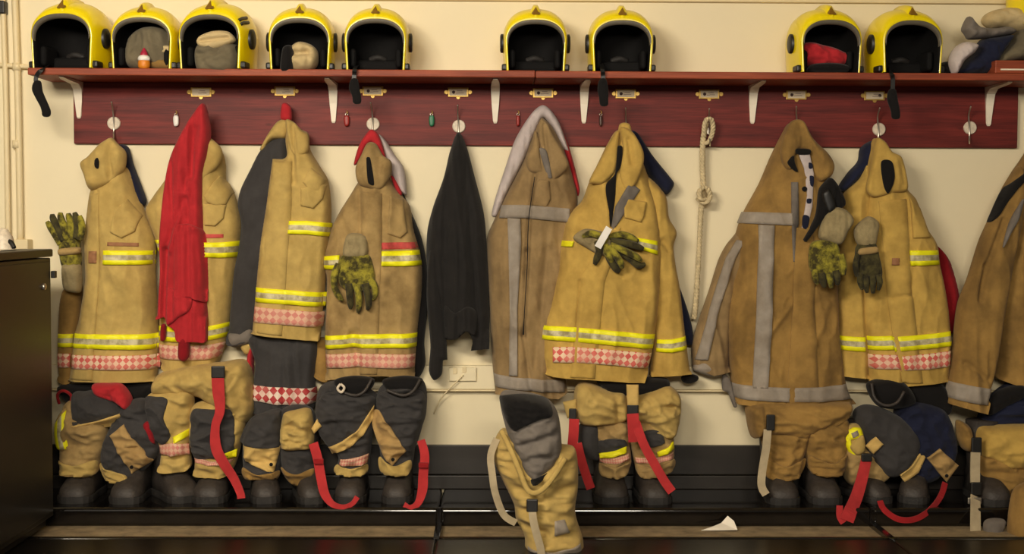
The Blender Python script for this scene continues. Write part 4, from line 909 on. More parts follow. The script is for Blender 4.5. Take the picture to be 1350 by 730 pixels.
# gloves by the cabinet
g = empty('work_glove', 'pair of olive gloves bound with a tan band beside the black cabinet', 'gloves', P(92, 386, .16), 'firefighting gloves')
cloth('palm', [(76, 322), (84, 310), (100, 308), (104, 330), (104, 352), (92, 358), (80, 352)], .13, .05, M['glove_y'], g, edge=.03, wr=(.008, .02, .06), res=.006)
for k, pts in enumerate(([(80, 322), (72, 308), (66, 298), (62, 292)], [(84, 318), (76, 300), (70, 288), (69, 282)], [(88, 316), (84, 298), (80, 286), (80, 280)], [(94, 314), (94, 298), (91, 286), (90, 281)], [(100, 314), (102, 298), (100, 286), (98, 280)], [(104, 316), (108, 304), (107, 292), (105, 284)], [(84, 322), (88, 310), (86, 298), (84, 292)])):
    tubepx('finger', [(x, y, .165 + .004*(k % 3), (.013, .014, .0135, .008)[i]) for i, (x, y) in enumerate(pts)], M['glove_k' if k % 3 == 1 else 'glove_y'], g, 8, 4)
cloth('cuff', [(80, 350), (92, 346), (104, 350), (104, 384), (92, 386), (82, 380)], .14, .05, M['cuff'], g, edge=.03, wr=(.008, .03, .1), res=.006)
cloth('tie_band', [(77, 328), (104, 326), (104, 334), (78, 337)], .165, .03, M['tan_worn'], g, edge=.012, res=.005, label='tan tie band')
# 10 -----------------------------------------------------------------
j = jacket('ochre fire jacket at the rack end with a silver band on its cuff', 1370, 540)
b = cloth('body', [(1352, 214), (1372, 190), (1400, 200), (1430, 260), (1450, 340), (1455, 440), (1450, 530, 1), (1350, 512, 1), (1318, 500, 1), (1312, 420), (1318, 330), (1328, 255), (1338, 235)], .06, .13, M['ochre'], j, edge=.1, hem=495, wr=(.018, .10, .24))
sl = cloth('sleeve', [(1350, 219), (1336, 237), (1324, 258), (1308, 292), (1296, 319), (1281, 367), (1268, 402), (1262, 450), (1257, 491), (1252, 532, 1), (1299, 545, 1), (1312, 504), (1318, 470), (1330, 400), (1345, 320), (1356, 260)], .14, .09, M['ochre'], j, edge=.05, hem=526, wr=(.014, .08, .4),
           folds=(((1322, 290), (1298, 350), -.018, 3), ((1298, 350), (1288, 396), -.02, 3), ((1272, 478), (1300, 500), -.014, 4), ((1290, 400), (1312, 470), .010, 10)))
strip('silver_band', [(1256.5, 504), (1280, 508), (1308, 513)], [(1253.5, 525), (1278, 530), (1302.5, 534)], on(sl), M['silver'], j)
cloth('lining', [(1352, 226), (1350, 236), (1336, 252), (1318, 282), (1308, 293), (1312, 282), (1326, 252), (1340, 236)], sl.front, .012, M['hole'], j, edge=.01, res=.006, label='black lining edge')
cloth('lining', [(1350, 262), (1346, 282), (1330, 316), (1322, 326), (1330, 300), (1340, 275)], sl.front, .012, M['grey'], j, edge=.01, res=.006, label='grey lining edge')
g = empty('navy_garment', 'slate blue cloth sagging below the jacket at the rack end', 'clothing', P(1330, 568, .16))
cloth('cloth_fold', [(1296, 562), (1300, 545), (1318, 520), (1345, 504), (1400, 500), (1410, 566), (1350, 568), (1310, 568)], .08, .12, M['navy'], g, edge=.07, wr=(.02, .2, .04), res=.008)
cloth('black_edge', [(1305, 548), (1316, 518), (1350, 508), (1352, 524), (1330, 536)], .16, .05, M['hole'], g, edge=.03, res=.007, wr=(.01, .1, .03))
# ------------------------------------------------------------------ boots
BS = [(0.0, .016, .030), (.006, .034, .048), (.022, .049, .064), (.05, .0575, .077), (.085, .058, .088), (.12, .054, .108), (.15, .052, .15), (.2, .054, .19), (.26, .052, .19), (.29, .034, .17), (.297, .012, .15)]
def boot(px, wpx, d, label, group, yaw=0, z=PL, h=.30, pitch=0):
    d = max(d - .033, .300); c = P(px, 655, d - .04); s = wpx * (5.2 - d) / F / .118
    root = empty('fire_boot', label, 'boot', (c.x, -d + .1, z), group)
    Rm = Matrix.Translation((c.x, -d, z)) @ Matrix.Translation((0, .12, 0)) @ Matrix.Rotation(math.radians(yaw), 4, 'Z') @ Matrix.Translation((0, -.12, 0))
    X = lambda V: [(Rm @ Vector(v))[:] for v in V]
    n = 15; V = []; Fc = []
    for y, w, hh in BS:
        for k in range(n):
            a = math.pi * k / (n - 1); cs, sn = math.cos(a), math.sin(a)
            V.append((w*s*math.copysign(abs(cs)**.75, cs), y*.9, .018 + (hh - .018)*sn**.8))
    for i in range(len(BS) - 1):
        for k in range(n):
            k2 = (k+1) % n; Fc.append((i*n+k, i*n+k2, (i+1)*n+k2, (i+1)*n+k))
    Fc.append(tuple(range(n))[::-1]); Fc.append(tuple(range((len(BS)-1)*n, len(BS)*n)))
    up = mesh('upper', X(V), Fc, M['rubber'], root)
    V, Fc = [], []; m = 2 * len(BS)
    out = [(w*s*1.04 + .002, y*.9 - .003 if y < .1 else y*.9 + .003) for y, w, _ in BS]
    ol = [(a, b) for a, b in out] + [(-a, b) for a, b in out[::-1]]
    for zz, k in ((0, .98), (.006, 1), (.02, 1), (.026, .97)): V += [(a*k, b, zz) for a, b in ol]
    for i in range(3):
        for k in range(m): Fc.append((i*m+k, i*m+(k+1) % m, (i+1)*m+(k+1) % m, (i+1)*m+k))
    Fc.append(tuple(range(m))); Fc.append(tuple(range(3*m, 4*m)))
    mesh('sole', X(V), Fc, M['sole'], root, False)
    V, Fc = tube_verts([(0, .19, .08), (0, .195, .14), (0, .195, .22), (0, .195, h)], [.05*s, .056*s, .06*s, .062*s], 16)
    mesh('shaft', X(V), Fc, M['rubber'], root)
    tp = [(.034*s*math.cos(a), .012 + .02 - .02*math.cos(a*1.0)*0 + .02*abs(math.cos(a)), .052 + .012*math.sin(a)) for a in np.linspace(0, math.pi, 9)]
    tube('toe_seam', X([(x, y + .012, zz + .008) for x, y, zz in tp]), .0025, M['sole'], root, 6, 2)
    return root
GT = 'fire trousers standing on their boots'
def trousers(label, px): return empty('fire_trousers', label, 'trousers', P(px, 640, .2), GT)
LEG = dict(edge=.065, wr=(.016, .12, .055))
def leg(root, poly, mat='tan', d=.17, T=.075, Tb=.09, name='leg', hem=None, wr=(.027, .11, .05), folds=(), edge=.07, label=None):
    return cloth(name, poly, d, T, M[mat], root, edge=edge, Tb=Tb, hem=hem, wr=wr, folds=folds, label=label, res=.008)
def patch(name, root, poly, surf, mat, T=.012, edge=.012, wr=None, label=None, folds=()):
    return cloth(name, poly, surf, T, M[mat], root, edge=edge, wr=wr, res=.007, label=label, folds=folds)
def snap(root, x, y, d): disc('snap_button', x, y, d, .007, .004, M['hole'], root, 12)
def buckle(root, x0, y0, x1, y1, d):
    a, b = P(x0, y0, d), P(x1, y1, d)
    box('buckle', (a.x, -d - .012, b.z), (b.x, -d, a.z), M['plastic'], root, .004)
def pair(lst, label, group):
    for i, (px, w, d, yaw) in enumerate(lst): boot(px, w, d, label if isinstance(label, str) else label[i], group, yaw)

# 1 -- by the cabinet
t = trousers('charcoal and tan fire trousers with a red cloth inside, beside the black cabinet', 140)
L = leg(t, [(80, 536), (96, 528), (130, 545), (138, 570), (130, 605), (123, 626), (100, 626), (79, 622), (75, 590), (77, 560)], 'tan_worn', hem=618)
Rr = leg(t, [(150, 545), (172, 528), (190, 530), (200, 560), (208, 588), (197, 612), (172, 632), (142, 634), (131, 613), (131, 590), (142, 565)], 'charcoal', hem=627)
patch('cuff', t, [(79, 606), (100, 611), (128, 606), (123, 627), (100, 628), (79, 623)], on(L), 'tan', .009, .007)
patch('cuff', t, [(131, 611), (150, 616), (172, 622), (172, 632), (142, 635)], on(Rr), 'tan', .009, .007)
ys_ = cloth('side_bulge', [(71, 560), (79, 543), (88, 539), (92, 570), (92, 592), (80, 596), (73, 588)], .19, .04, M['tan_worn'], t, edge=.025)
strip('yellow_stripe', [(72, 558), (71, 575), (75, 592)], [(86, 541), (87, 570), (90, 592)], ys_.front, M['hivis'], t, .006)
fl = patch('waist_flap', t, [(92, 520), (106, 518), (124, 516), (150, 528), (164, 546), (150, 556), (120, 562), (95, 566), (91, 545)], .16, 'charcoal', .10, .05, (.012, .06, .06))
strip('tan_trim', [(95, 560), (130, 553), (162, 543)], [(95, 568), (130, 564), (163, 560)], lambda x, z: fl.front(x, z).clip(.19), M['tan_trim'], t, .012)
patch('knee_pad', t, [(145, 574, 1), (163, 559, 1), (199, 609, 1), (171, 626, 1)], lambda x, z: on(Rr)(x, z).clip(.2), 'pad', .009, .006)
snap(t, 173.5, 615.5, .272)
patch('opening_shade', t, [(72, 512), (100, 508), (195, 508), (192, 530), (150, 545), (90, 535)], .08, 'hole', .08, .06)  # black body painting the dark hole at the trouser top
tubepx('red_pull_ring', [(78, 532, .18, .006), (76, 520, .19, .006), (84, 515, .2, .006), (94, 522, .19, .006), (92, 536, .18, .006)], M['strap_dkred'], t, 8)
g = empty('red_cloth', 'red cloth tucked in the charcoal trousers beside the black cabinet', 'cloth', P(150, 540, .25))
cloth('cloth_fold', [(119, 508), (140, 506), (158, 508), (171, 526), (167, 543), (150, 532), (126, 524)], .18, .07, M['red'], g, edge=.035, wr=(.014, .05, .05), res=.006)
patch('red_tab', t, [(188, 560), (196, 556), (202, 574), (203, 585), (194, 578)], .22, 'dkred', .02, .015)
pair([(99, 46, .335, 0), (166, 44, .345, 0)], ('worn black boot right beside the black cabinet', 'worn black boot below the slanted knee pad, next to the sideways boot'), 'boots on the plinth')
# 2
t = trousers('tan fire trousers with charcoal knees and one red strap down the front', 265)
L = leg(t, [(192, 522), (222, 516), (250, 518), (250, 560), (247, 590), (248, 618), (228, 622), (209, 620), (209, 595), (198, 572), (190, 545)], 'tan', hem=612)
Rr = leg(t, [(250, 538), (280, 530), (312, 538), (320, 560), (312, 600), (300, 626), (276, 628), (255, 626), (254, 606), (247, 585)], 'tan', .17, .085, hem=618)
cloth('waist', [(203, 496), (240, 484), (285, 480), (320, 478), (330, 510), (331, 545), (318, 562), (292, 548), (262, 528), (240, 524), (208, 524), (196, 518)], .10, .15, M['tan'], t, edge=.06, wr=(.02, .08, .06), folds=(((240, 524), (270, 508), -.02, 5), ((300, 520), (328, 530), -.02, 4), ((300, 490), (310, 540), .015, 6)))
patch('knee_panel', t, [(191, 525), (206, 523), (221, 526), (219, 548), (226, 572), (214, 586), (199, 572)], lambda x, z: on(L)(x, z).clip(.215), 'charcoal', .008, .008)
patch('knee_panel', t, [(252, 543), (280, 540), (306, 543), (307, 600), (282, 603), (254, 602)], on(Rr), 'charcoal', .008, .008)
strip('checked_band', [(208, 588), (228, 583), (247, 586)], [(209, 600), (228, 600), (248, 600)], lambda x, z: on(L)(x, z).clip(.2), M['check_faded'], t, .008)
strip('checked_band', [(254, 605), (280, 607), (306, 606)], [(255, 611), (280, 612), (303, 611)], lambda x, z: on(Rr)(x, z).clip(.2), M['check_faded'], t, .008)
strip('yellow_stripe', [(228, 576), (247, 566)], [(230, 584), (247, 576)], on(L), M['hiyel'], t, .006)
strip('yellow_stripe', [(296, 596), (312, 592)], [(296, 604), (311, 602)], lambda x, z: on(Rr)(x, z).clip(.22), M['hiyel'], t, .014)
ribbon('strap', [(287, 492, .275), (288, 515, .285), (290, 541, .30), (284, 562, .30), (285, 590, .305), (296, 612, .305), (308, 630, .3), (317, 650, .33), (318, 657, .34)], [.046, .046, .036, .032, .04, .038, .034, .03, .03], M['strap_red'], t, .004, label='red webbing strap')
buckle(t, 279, 482, 297, 498, .27)
pair([(226, 46, .335, 35)], 'worn boot turned sideways under the charcoal-kneed tan trousers', 'boots on the plinth')
pair([(276, 46, .335, 0)], 'worn boot facing forward under the charcoal-kneed tan trousers', 'boots on the plinth')
# 3
t = trousers('charcoal and tan fire trousers below the charcoal garment with the checked band', 365)
L = leg(t, [(320, 575), (334, 552), (368, 542), (370, 588), (368, 620), (364, 630), (324, 630), (318, 612)], 'charcoal', hem=622)
Rr = leg(t, [(368, 545), (390, 535), (412, 545), (414, 590), (416, 620), (408, 638), (384, 636), (370, 618)], 'charcoal', hem=628)
fl = patch('waist_flap', t, [(316, 578), (333, 549), (370, 541, 1), (369, 589, 1), (345, 588), (318, 584)], lambda x, z: on(L)(x, z).clip(.2), 'charcoal', .022, .02)
patch('knee_pad', t, [(318, 582, 1), (345, 588), (368.5, 589, 1), (361, 622, 1), (340, 616), (323, 608, 1)], lambda x, z: on(L)(x, z).clip(.2), 'tan_trim', .009, .006)
snap(t, 357.5, 612, .278)
cloth('bunched_cloth', [(372, 548), (390, 540), (409, 542), (412, 588), (392, 592), (370, 589)], lambda x, z: on(Rr)(x, z).clip(.2), .035, M['tan'], t, edge=.03, wr=(.02, .07, .04))
patch('cuff', t, [(320, 616), (345, 622), (368, 620), (364, 632), (324, 632)], lambda x, z: on(L)(x, z).clip(.2), 'ochre', .009, .007)
patch('cuff', t, [(370, 616), (392, 622), (414, 618), (408, 640), (384, 638)], lambda x, z: on(Rr)(x, z).clip(.2), 'ochre', .009, .007)
pair([(345, 40, .335, 12), (404, 38, .345, 16)], ('worn boot below the wide tan pad, under the checked charcoal garment', 'worn boot below the bunched tan cloth, beside a looped red strap'), 'boots on the plinth')
# 4
t = trousers('charcoal fire trousers with tan chevron trim and red loop straps', 487)
L = leg(t, [(414, 545), (420, 512), (445, 504), (494, 520), (494, 545), (490, 575), (487, 598), (482, 624), (460, 626), (442, 622), (444, 604), (420, 575)], 'charcoal', .16, .09, hem=616)
Rr = leg(t, [(496, 520), (512, 503), (556, 503), (561, 545), (548, 585), (540, 622), (520, 625), (502, 622), (500, 600), (494, 560)], 'charcoal', .16, .09, hem=616)
fl = patch('knee_flap', t, [(413, 545), (424, 522), (445, 514), (470, 516), (493, 524), (493, 540), (470, 570), (436, 594), (420, 576)], on(L), 'charcoal', .010, .008)
fr_ = patch('knee_flap', t, [(497, 522), (514, 512), (540, 512), (558, 518), (560, 546), (546, 594), (536, 592), (516, 562), (497, 540)], on(Rr), 'charcoal', .010, .008)
strip('tan_trim', [(432, 590), (452, 580), (472, 566), (493, 534)], [(437, 599), (462, 589), (480, 572), (491, 553)], lambda x, z: on(L, fl)(x, z).clip(.21), M['tan_trim'], t, .012)
patch('knee_pad', t, [(492, 541, 1), (500, 541), (536, 594, 1), (517, 614, 1), (504, 600), (490, 562)], lambda x, z: on(Rr, fr_)(x, z).clip(.21), 'pad', .009, .006)
snap(t, 518, 605.5, .30)
for x0, x1 in ((440, 492), (504, 556)):
    xm_ = (x0 + x1) / 2
    patch('opening_shade', t, [(x0, 502), (xm_, 496), (x1, 500), (x1 - 4, 514), (xm_ + 6, 522), (x0 + 8, 517)], .2, 'hole', .045, .03)  # black fill paints the shade inside each boot opening
    tubepx('boot_rim', [(x0 + 6, 514, .245, .006), (xm_, 521, .26, .006), (x1 - 12, 516, .262, .006), (x1 - 2, 500, .24, .006)], M['rubber'], t, 8)
tubepx('pull_ring', [(449, 506, .262, .005), (454, 511, .264, .005), (450, 517, .264, .005), (445, 512, .264, .005), (449, 506, .262, .005)], M['disc'], t, 8, label='pale pull ring')
strip('checked_band', [(448, 606), (466, 603), (485, 600)], [(446, 614), (466, 614), (483, 612)], lambda x, z: on(L)(x, z).clip(.2), M['check_faded'], t, .008)
patch('cuff', t, [(444, 612), (464, 615), (484, 611), (482, 625), (460, 627), (441, 623)], lambda x, z: on(L)(x, z).clip(.2), 'tan', .009, .007)
patch('cuff', t, [(500, 602), (520, 612), (541, 606), (540, 622), (520, 625), (502, 622)], lambda x, z: on(Rr)(x, z).clip(.2), 'tan', .009, .007)
ribbon('strap', [(413, 584, .27), (419, 605, .29), (423, 628, .31), (428, 650, .335), (438, 664, .36), (452, 668, .366), (464, 664, .35), (471, 655, .33)], [.036, .036, .036, .034, .024, .018, .018, .02], M['strap_red'], t, .004, label='red webbing strap')
ribbon('strap', [(555, 580, .25), (560, 600, .27), (558, 625, .29), (557, 645, .32), (551, 663, .35), (541, 669, .366), (533, 665, .35)], [.03, .034, .036, .036, .026, .02, .02], M['strap_red'], t, .004, label='red webbing strap')
box('strap_clip', tuple(P(414, 607, .30) - Vector((0, .012, .012))), tuple(P(427, 607, .30) + Vector((0, 0, .008))), M['strap_dkred'], t, .003)
box('strap_clip', tuple(P(552, 612, .29) - Vector((0, .012, .012))), tuple(P(565, 612, .29) + Vector((0, 0, .008))), M['strap_dkred'], t, .003)
patch('side_tab', t, [(410, 565, 1), (418, 552, 1), (424, 562, 1), (414, 572, 1)], .235, 'tan_trim', .012, .01)
pair([(461, 42, .335, 0), (523, 40, .335, 0)], ('worn boot with a red strap looping before its toe, under chevron trim', 'worn boot below the snapped tan pad of the chevron trousers'), 'boots on the plinth')
# 5 -- standing forward on the floor
t = empty('fire_trousers', 'tan fire trousers slumped open on the floor, grey lining showing', 'trousers', (P(715, 730, .76).x, -.76, 0.016), GT)
d0 = .70
b = cloth('body', [(661, 570), (650, 591), (652, 612), (659, 630), (678, 670), (681, 690), (692, 712), (692, 738, 1), (772, 738, 1), (770, 715), (760, 680), (764, 640), (760, 596), (742, 590), (700, 580), (676, 572)], d0, .12, M['tan'], t, edge=.10, Tb=.12, wr=(.022, .14, .05), hem=734,
          folds=(((682, 690), (720, 700), -.02, 5), ((700, 660), (755, 640), -.016, 5), ((690, 720), (764, 716), .02, 5), ((662, 640), (690, 662), .014, 6), ((740, 600), (720, 650), .016, 6)))
ln = cloth('lining', [(660, 523), (690, 520), (724, 530), (738, 553), (742, 600), (736, 612), (710, 643), (698, 644), (684, 612), (668, 572)], d0 + .02, .13, M['grey'], t, edge=.06, Tb=.08, wr=(.016, .09, .04), folds=(((690, 585), (735, 570), -.018, 4), ((690, 600), (720, 590), .014, 5)))
patch('liner_top', t, [(660, 523), (690, 520), (722, 528), (728, 545), (712, 549), (694, 556), (676, 564), (664, 546)], ln.front, 'hole', .02, .02, (.01, .05, .05))
patch('liner_fold', t, [(697, 626), (716, 618), (735, 608), (732, 622), (710, 642), (699, 641)], ln.front, 'hole', .014, .012)
tubepx('waist_edge', [(661, 568, 0.790, .009), (672, 590, 0.825, .009), (684, 618, 0.845, .009), (697, 647, 0.855, .009), (714, 646, 0.855, .009), (734, 622, 0.845, .009), (745, 604, 0.810, .009)], M['tan'], t, 10, flat=.6)
ribbon('strap', [(655, 578, 0.770), (647, 600, 0.780), (649, 625, 0.790), (653, 650, 0.790), (664, 678, 0.780), (680, 689, 0.770)], .024, M['strap_grey'], t, .004, label='grey webbing strap')
ribbon('strap', [(701, 664, 0.860), (703, 685, 0.864), (708, 706, 0.860), (713, 725, 0.850), (716, 750, 0.840)], .026, M['strap_grey'], t, .004, label='grey webbing strap')
buckle(t, 694, 657, 709, 674, 0.855)
strip('silver_patch', [(731, 686), (745, 686)], [(731, 706), (752, 704)], b.front, M['silver'], t, .006)
strip('silver_patch', [(696, 722), (730, 725), (766, 717)], [(696, 734), (730, 735), (768, 732)], b.front, M['silver'], t, .006)
# 6
t = trousers('tan fire trousers with two red straps under the gloved golden jacket', 830)
L = leg(t, [(784, 560), (826, 556), (832, 590), (833, 612), (824, 626), (808, 628), (792, 625), (791, 602), (786, 582)], 'tan_worn', hem=616)
Rr = leg(t, [(834, 560), (880, 560), (890, 580), (888, 618), (868, 626), (845, 628), (836, 606)], 'tan_worn', hem=616)
cloth('charcoal_panel', [(765, 562), (790, 560), (792, 606), (776, 606), (764, 590)], .15, .08, M['charcoal'], t, edge=.05, Tb=.05)
cloth('waist', [(758, 524), (762, 510), (774, 506), (806, 517), (826, 522), (829, 554), (806, 562), (770, 563), (759, 548)], .15, .12, M['tan'], t, edge=.05, Tb=.06, wr=(.018, .09, .06), folds=(((812, 520), (816, 555), -.02, 4),))
cloth('waist', [(826, 524), (843, 522), (862, 516), (882, 510), (898, 522), (900, 547), (891, 578), (870, 578), (846, 560), (828, 552)], .15, .12, M['tan'], t, edge=.05, Tb=.06, wr=(.022, .07, .05), folds=(((872, 534), (896, 538), -.024, 4), ((846, 556), (876, 570), -.016, 4)))
cloth('lining', [(790, 500), (880, 500), (884, 512), (862, 522), (806, 522)], .12, .08, M['hole'], t, edge=.04)  # black shape painting the dark interior of the open waist
patch('waist_tab', t, [(826, 507, 1), (842, 507, 1), (842.5, 535, 1), (827, 535, 1)], .272, 'tan_trim', .012, .008)
buckle(t, 826.5, 533, 841.5, 546, .275)
patch('knee_panel', t, [(788, 584), (806, 578), (824, 580), (826, 592), (790, 598)], lambda x, z: on(L)(x, z).clip(.2), 'charcoal', .008, .008)
patch('knee_panel', t, [(848, 570), (868, 568), (876, 582), (860, 590), (848, 588)], lambda x, z: on(Rr)(x, z).clip(.2), 'charcoal', .008, .008)
strip('yellow_stripe', [(790, 598), (806, 594), (826, 588)], [(791, 604), (806, 602), (826, 595)], lambda x, z: on(L)(x, z).clip(.22), M['hiyel'], t, .016)
strip('yellow_stripe', [(866, 596), (878, 590), (888, 582)], [(868, 602), (878, 598), (889, 590)], lambda x, z: on(Rr)(x, z).clip(.22), M['hiyel'], t, .016)
strip('checked_band', [(791, 604), (810, 603), (830, 598)], [(792, 611), (810, 611), (831, 606)], lambda x, z: on(L)(x, z).clip(.2), M['check_faded'], t, .006)
strip('checked_band', [(838, 604), (862, 604), (888, 596)], [(839, 611), (862, 611), (888, 604)], lambda x, z: on(Rr)(x, z).clip(.2), M['check_faded'], t, .006)
patch('cuff', t, [(791, 610), (810, 613), (832, 606), (824, 627), (808, 629), (792, 626)], lambda x, z: on(L)(x, z).clip(.2), 'tan_worn', .009, .007)
patch('cuff', t, [(838, 611), (862, 614), (888, 604), (888, 618), (868, 627), (845, 629)], lambda x, z: on(Rr)(x, z).clip(.2), 'tan_worn', .009, .007)
ribbon('strap', [(834, 545, .293), (835, 560, .298), (836, 582, .292)], .044, M['strap_red'], t, .012, label='red webbing strap')
ribbon('strap', [(838, 556, .296), (848, 584, .315), (862, 610, .325), (876, 634, .335), (886, 648, .34)], .034, M['strap_red'], t, .004, label='red webbing strap')
buckle(t, 750, 538, 760, 553, .24)
patch('side_tab', t, [(742, 530, 1), (760, 526, 1), (762, 545, 1), (748, 552, 1)], .21, 'tan', .02, .014)
ribbon('strap', [(757, 552, .25), (756, 572, .258), (754, 594, .255)], .038, M['strap_red'], t, .010, label='red webbing strap')
ribbon('strap', [(761, 584, .262), (767, 608, .275), (774, 630, .29), (779, 644, .30)], .034, M['strap_red'], t, .004, label='red webbing strap')
pair([(807, 46, .335, 0), (863, 43, .345, 4)], ('worn boot between the slumped trousers and the long red strap', 'worn boot crossed by a long slanting red strap'), 'boots on the plinth')
# 7
t = trousers('plain ochre fire trousers with a pale grey strap beside the leg', 1055)
L = leg(t, [(1008, 560), (1066, 560), (1068, 585), (1060, 610), (1053, 628), (1032, 631), (1011, 628), (1010, 600)], 'ochre', hem=620)
Rr = leg(t, [(1066, 560), (1118, 552), (1120, 595), (1112, 622), (1092, 626), (1070, 622), (1064, 600)], 'ochre', hem=614)
cloth('waist', [(990, 536), (1020, 530), (1124, 532), (1122, 553), (1092, 572), (1066, 584), (1040, 580), (1012, 576), (996, 580), (989, 556)], .13, .13, M['ochre'], t, edge=.06, Tb=.06, wr=(.016, .14, .05), folds=(((1060, 582), (1118, 545), -.016, 4), ((1020, 570), (1060, 560), .012, 7), ((1008, 540), (1010, 575), -.02, 4)))
ribbon('strap', [(1012, 566, .272), (1010, 590, .285), (1005, 620, .30), (1004, 640, .315), (1010, 652, .33)], .03, M['strap_grey'], t, .004, label='grey webbing strap')
buckle(t, 1010, 546, 1021, 567, .265)
patch('cuff', t, [(1010, 606), (1034, 612), (1062, 604), (1053, 629), (1032, 632), (1011, 629)], lambda x, z: on(L)(x, z).clip(.2), 'ochre', .009, .007)
patch('cuff', t, [(1066, 600), (1092, 608), (1117, 598), (1111, 624), (1092, 628), (1070, 624)], lambda x, z: on(Rr)(x, z).clip(.2), 'ochre', .009, .007)
pair([(1033, 44, .35, 0), (1089, 44, .345, 0)], ('worn boot beside the pale grey strap of the ochre trousers', 'worn boot of the ochre trousers beside the tipped charcoal trousers'), 'boots on the plinth')
# 8
t = trousers('charcoal and navy fire trousers tipped over, red strap trailing to the floor', 1185)
navy = cloth('leg', [(1186, 540), (1220, 530), (1252, 545), (1266, 592), (1250, 625), (1225, 640), (1200, 630), (1190, 590)], .13, .10, M['navy'], t, edge=.07, Tb=.06, wr=(.016, .08, .06), label='navy leg')
ch = cloth('leg', [(1132, 546), (1150, 536), (1180, 545), (1206, 564), (1217, 594), (1188, 630), (1166, 628), (1146, 600), (1136, 572)], .16, .11, M['charcoal'], t, edge=.07, Tb=.08, wr=(.012, .09, .08), label='charcoal leg')
low = cloth('lower_leg', [(1114, 590), (1140, 585), (1170, 605), (1176, 630), (1150, 645), (1122, 640), (1112, 615)], .15, .08, M['tan_worn'], t, edge=.06, Tb=.06, wr=(.014, .09, .05))
yb = cloth('side_bulge', [(1112, 572), (1122, 560), (1136, 561), (1142, 576), (1138, 598), (1126, 606), (1115, 592)], .18, .05, M['tan'], t, edge=.04)
strip('yellow_stripe', [(1116, 569), (1126, 563), (1135, 564)], [(1119, 580), (1129, 577), (1138, 574)], yb.front, M['hiyel'], t, .005)
strip('yellow_stripe', [(1115, 574), (1116, 588), (1121, 600)], [(1120, 574), (1122, 588), (1128, 601)], yb.front, M['hiyel'], t, .005)
strip('silver_gap', [(1122, 571), (1130, 567)], [(1124, 577), (1132, 573)], yb.front, M['silver'], t, .008)
patch('side_panel', t, [(1121, 590), (1128, 578), (1139, 574), (1141, 594), (1130, 600)], .215, 'tan', .03, .015)
patch('side_tab', t, [(1142, 588, 1), (1154, 575, 1), (1164, 585, 1), (1152, 599, 1)], lambda x, z: ch.front(x, z).clip(.24), 'tan_trim', .014, .008)
strip('tan_trim', [(1184, 624), (1200, 612), (1213, 594)], [(1192, 635), (1210, 622), (1219, 602)], lambda x, z: ch.front(x, z).clip(.22), M['tan_trim'], t, .012)
patch('knee_pad', t, [(1221, 603, 1), (1237, 590, 1), (1265, 614, 1), (1249, 636, 1)], lambda x, z: navy.front(x, z).clip(.21), 'pad', .009, .006)
snap(t, 1248, 627, .262)
patch('opening_shade', t, [(1146, 508), (1170, 500), (1196, 506), (1210, 530), (1190, 540), (1160, 536)], .16, 'hole', .07, .05)  # dark hole within the rim, its shade put in as black colour
tubepx('boot_rim', [(1149, 505, .23, .006), (1153, 524, .25, .006), (1166, 534, .262, .006), (1182, 531, .262, .006), (1192, 516, .25, .006)], M['rubber'], t, 8)
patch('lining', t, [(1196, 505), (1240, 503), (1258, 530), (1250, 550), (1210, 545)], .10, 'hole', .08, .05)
ribbon('strap', [(1142, 606, .265), (1136, 632, .29), (1129, 655, .33), (1121, 674, .38), (1116, 686, .385)], [.04, .044, .048, .052, .054], M['strap_red'], t, .004, label='red webbing strap')
ribbon('strap', [(1112, 689, .379), (1107, 680, .376), (1107, 666, .37)], .024, M['strap_red'], t, .004, label='red webbing strap')
buckle(t, 1135, 597, 1149, 608, .262)
ribbon('strap', [(1246, 636, .27), (1240, 654, .30), (1226, 672, .36), (1206, 684, .385), (1184, 684, .385), (1166, 672, .37), (1160, 660, .34)], .022, M['strap_dkred'], t, .004, label='dark red webbing strap')
pair([(1150, 38, .31, 18), (1214, 40, .28, -20)], ('dark boot beside the wide red strap of the tipped trousers', 'dark boot below the snapped knee pad of the tipped trousers'), 'boots on the plinth')
# 9
t = trousers('ochre fire trousers at the rack end with a buckled grey strap', 1330)
Rr = leg(t, [(1296, 600), (1350, 606), (1372, 606), (1366, 640), (1340, 650), (1300, 650), (1294, 626)], 'ochre', .2, .08, hem=640)
cloth('waist', [(1295, 566), (1320, 562), (1352, 562), (1400, 564), (1406, 612), (1352, 622), (1326, 620), (1306, 608), (1294, 602)], .16, .14, M['tan_gold'], t, edge=.06, Tb=.08, wr=(.012, .12, .06), folds=(((1296, 602), (1330, 616), .012, 4),))
cloth('side_panel', [(1265, 556), (1278, 560), (1284, 572), (1282, 596), (1272, 592), (1266, 578)], .16, .07, M['ochre'], t, edge=.03, wr=(.01, .04, .06))
buckle(t, 1280, 576, 1293, 600, .285)
ribbon('strap', [(1286, 596, .295), (1285.5, 615, .30), (1285.5, 636, .305)], .036, M['strap_grey'], t, .006, label='grey webbing strap')
buckle(t, 1279, 635, 1293, 652, .305)
box('strap_clip', tuple(P(1275, 662, .32) - Vector((0, .012, .005))), tuple(P(1293, 655, .32) + Vector((0, 0, .0))), M['metal'], t, .003)
ribbon('strap', [(1286, 654, .318), (1286, 680, .39), (1286, 705, .44), (1287, 728, .49), (1287, 745, .51)], .040, M['strap_grey'], t, .004, label='grey webbing strap')
boot(1313, 42, .375, 'worn boot under the ochre trousers beside the buckled grey strap', 'boots on the plinth')
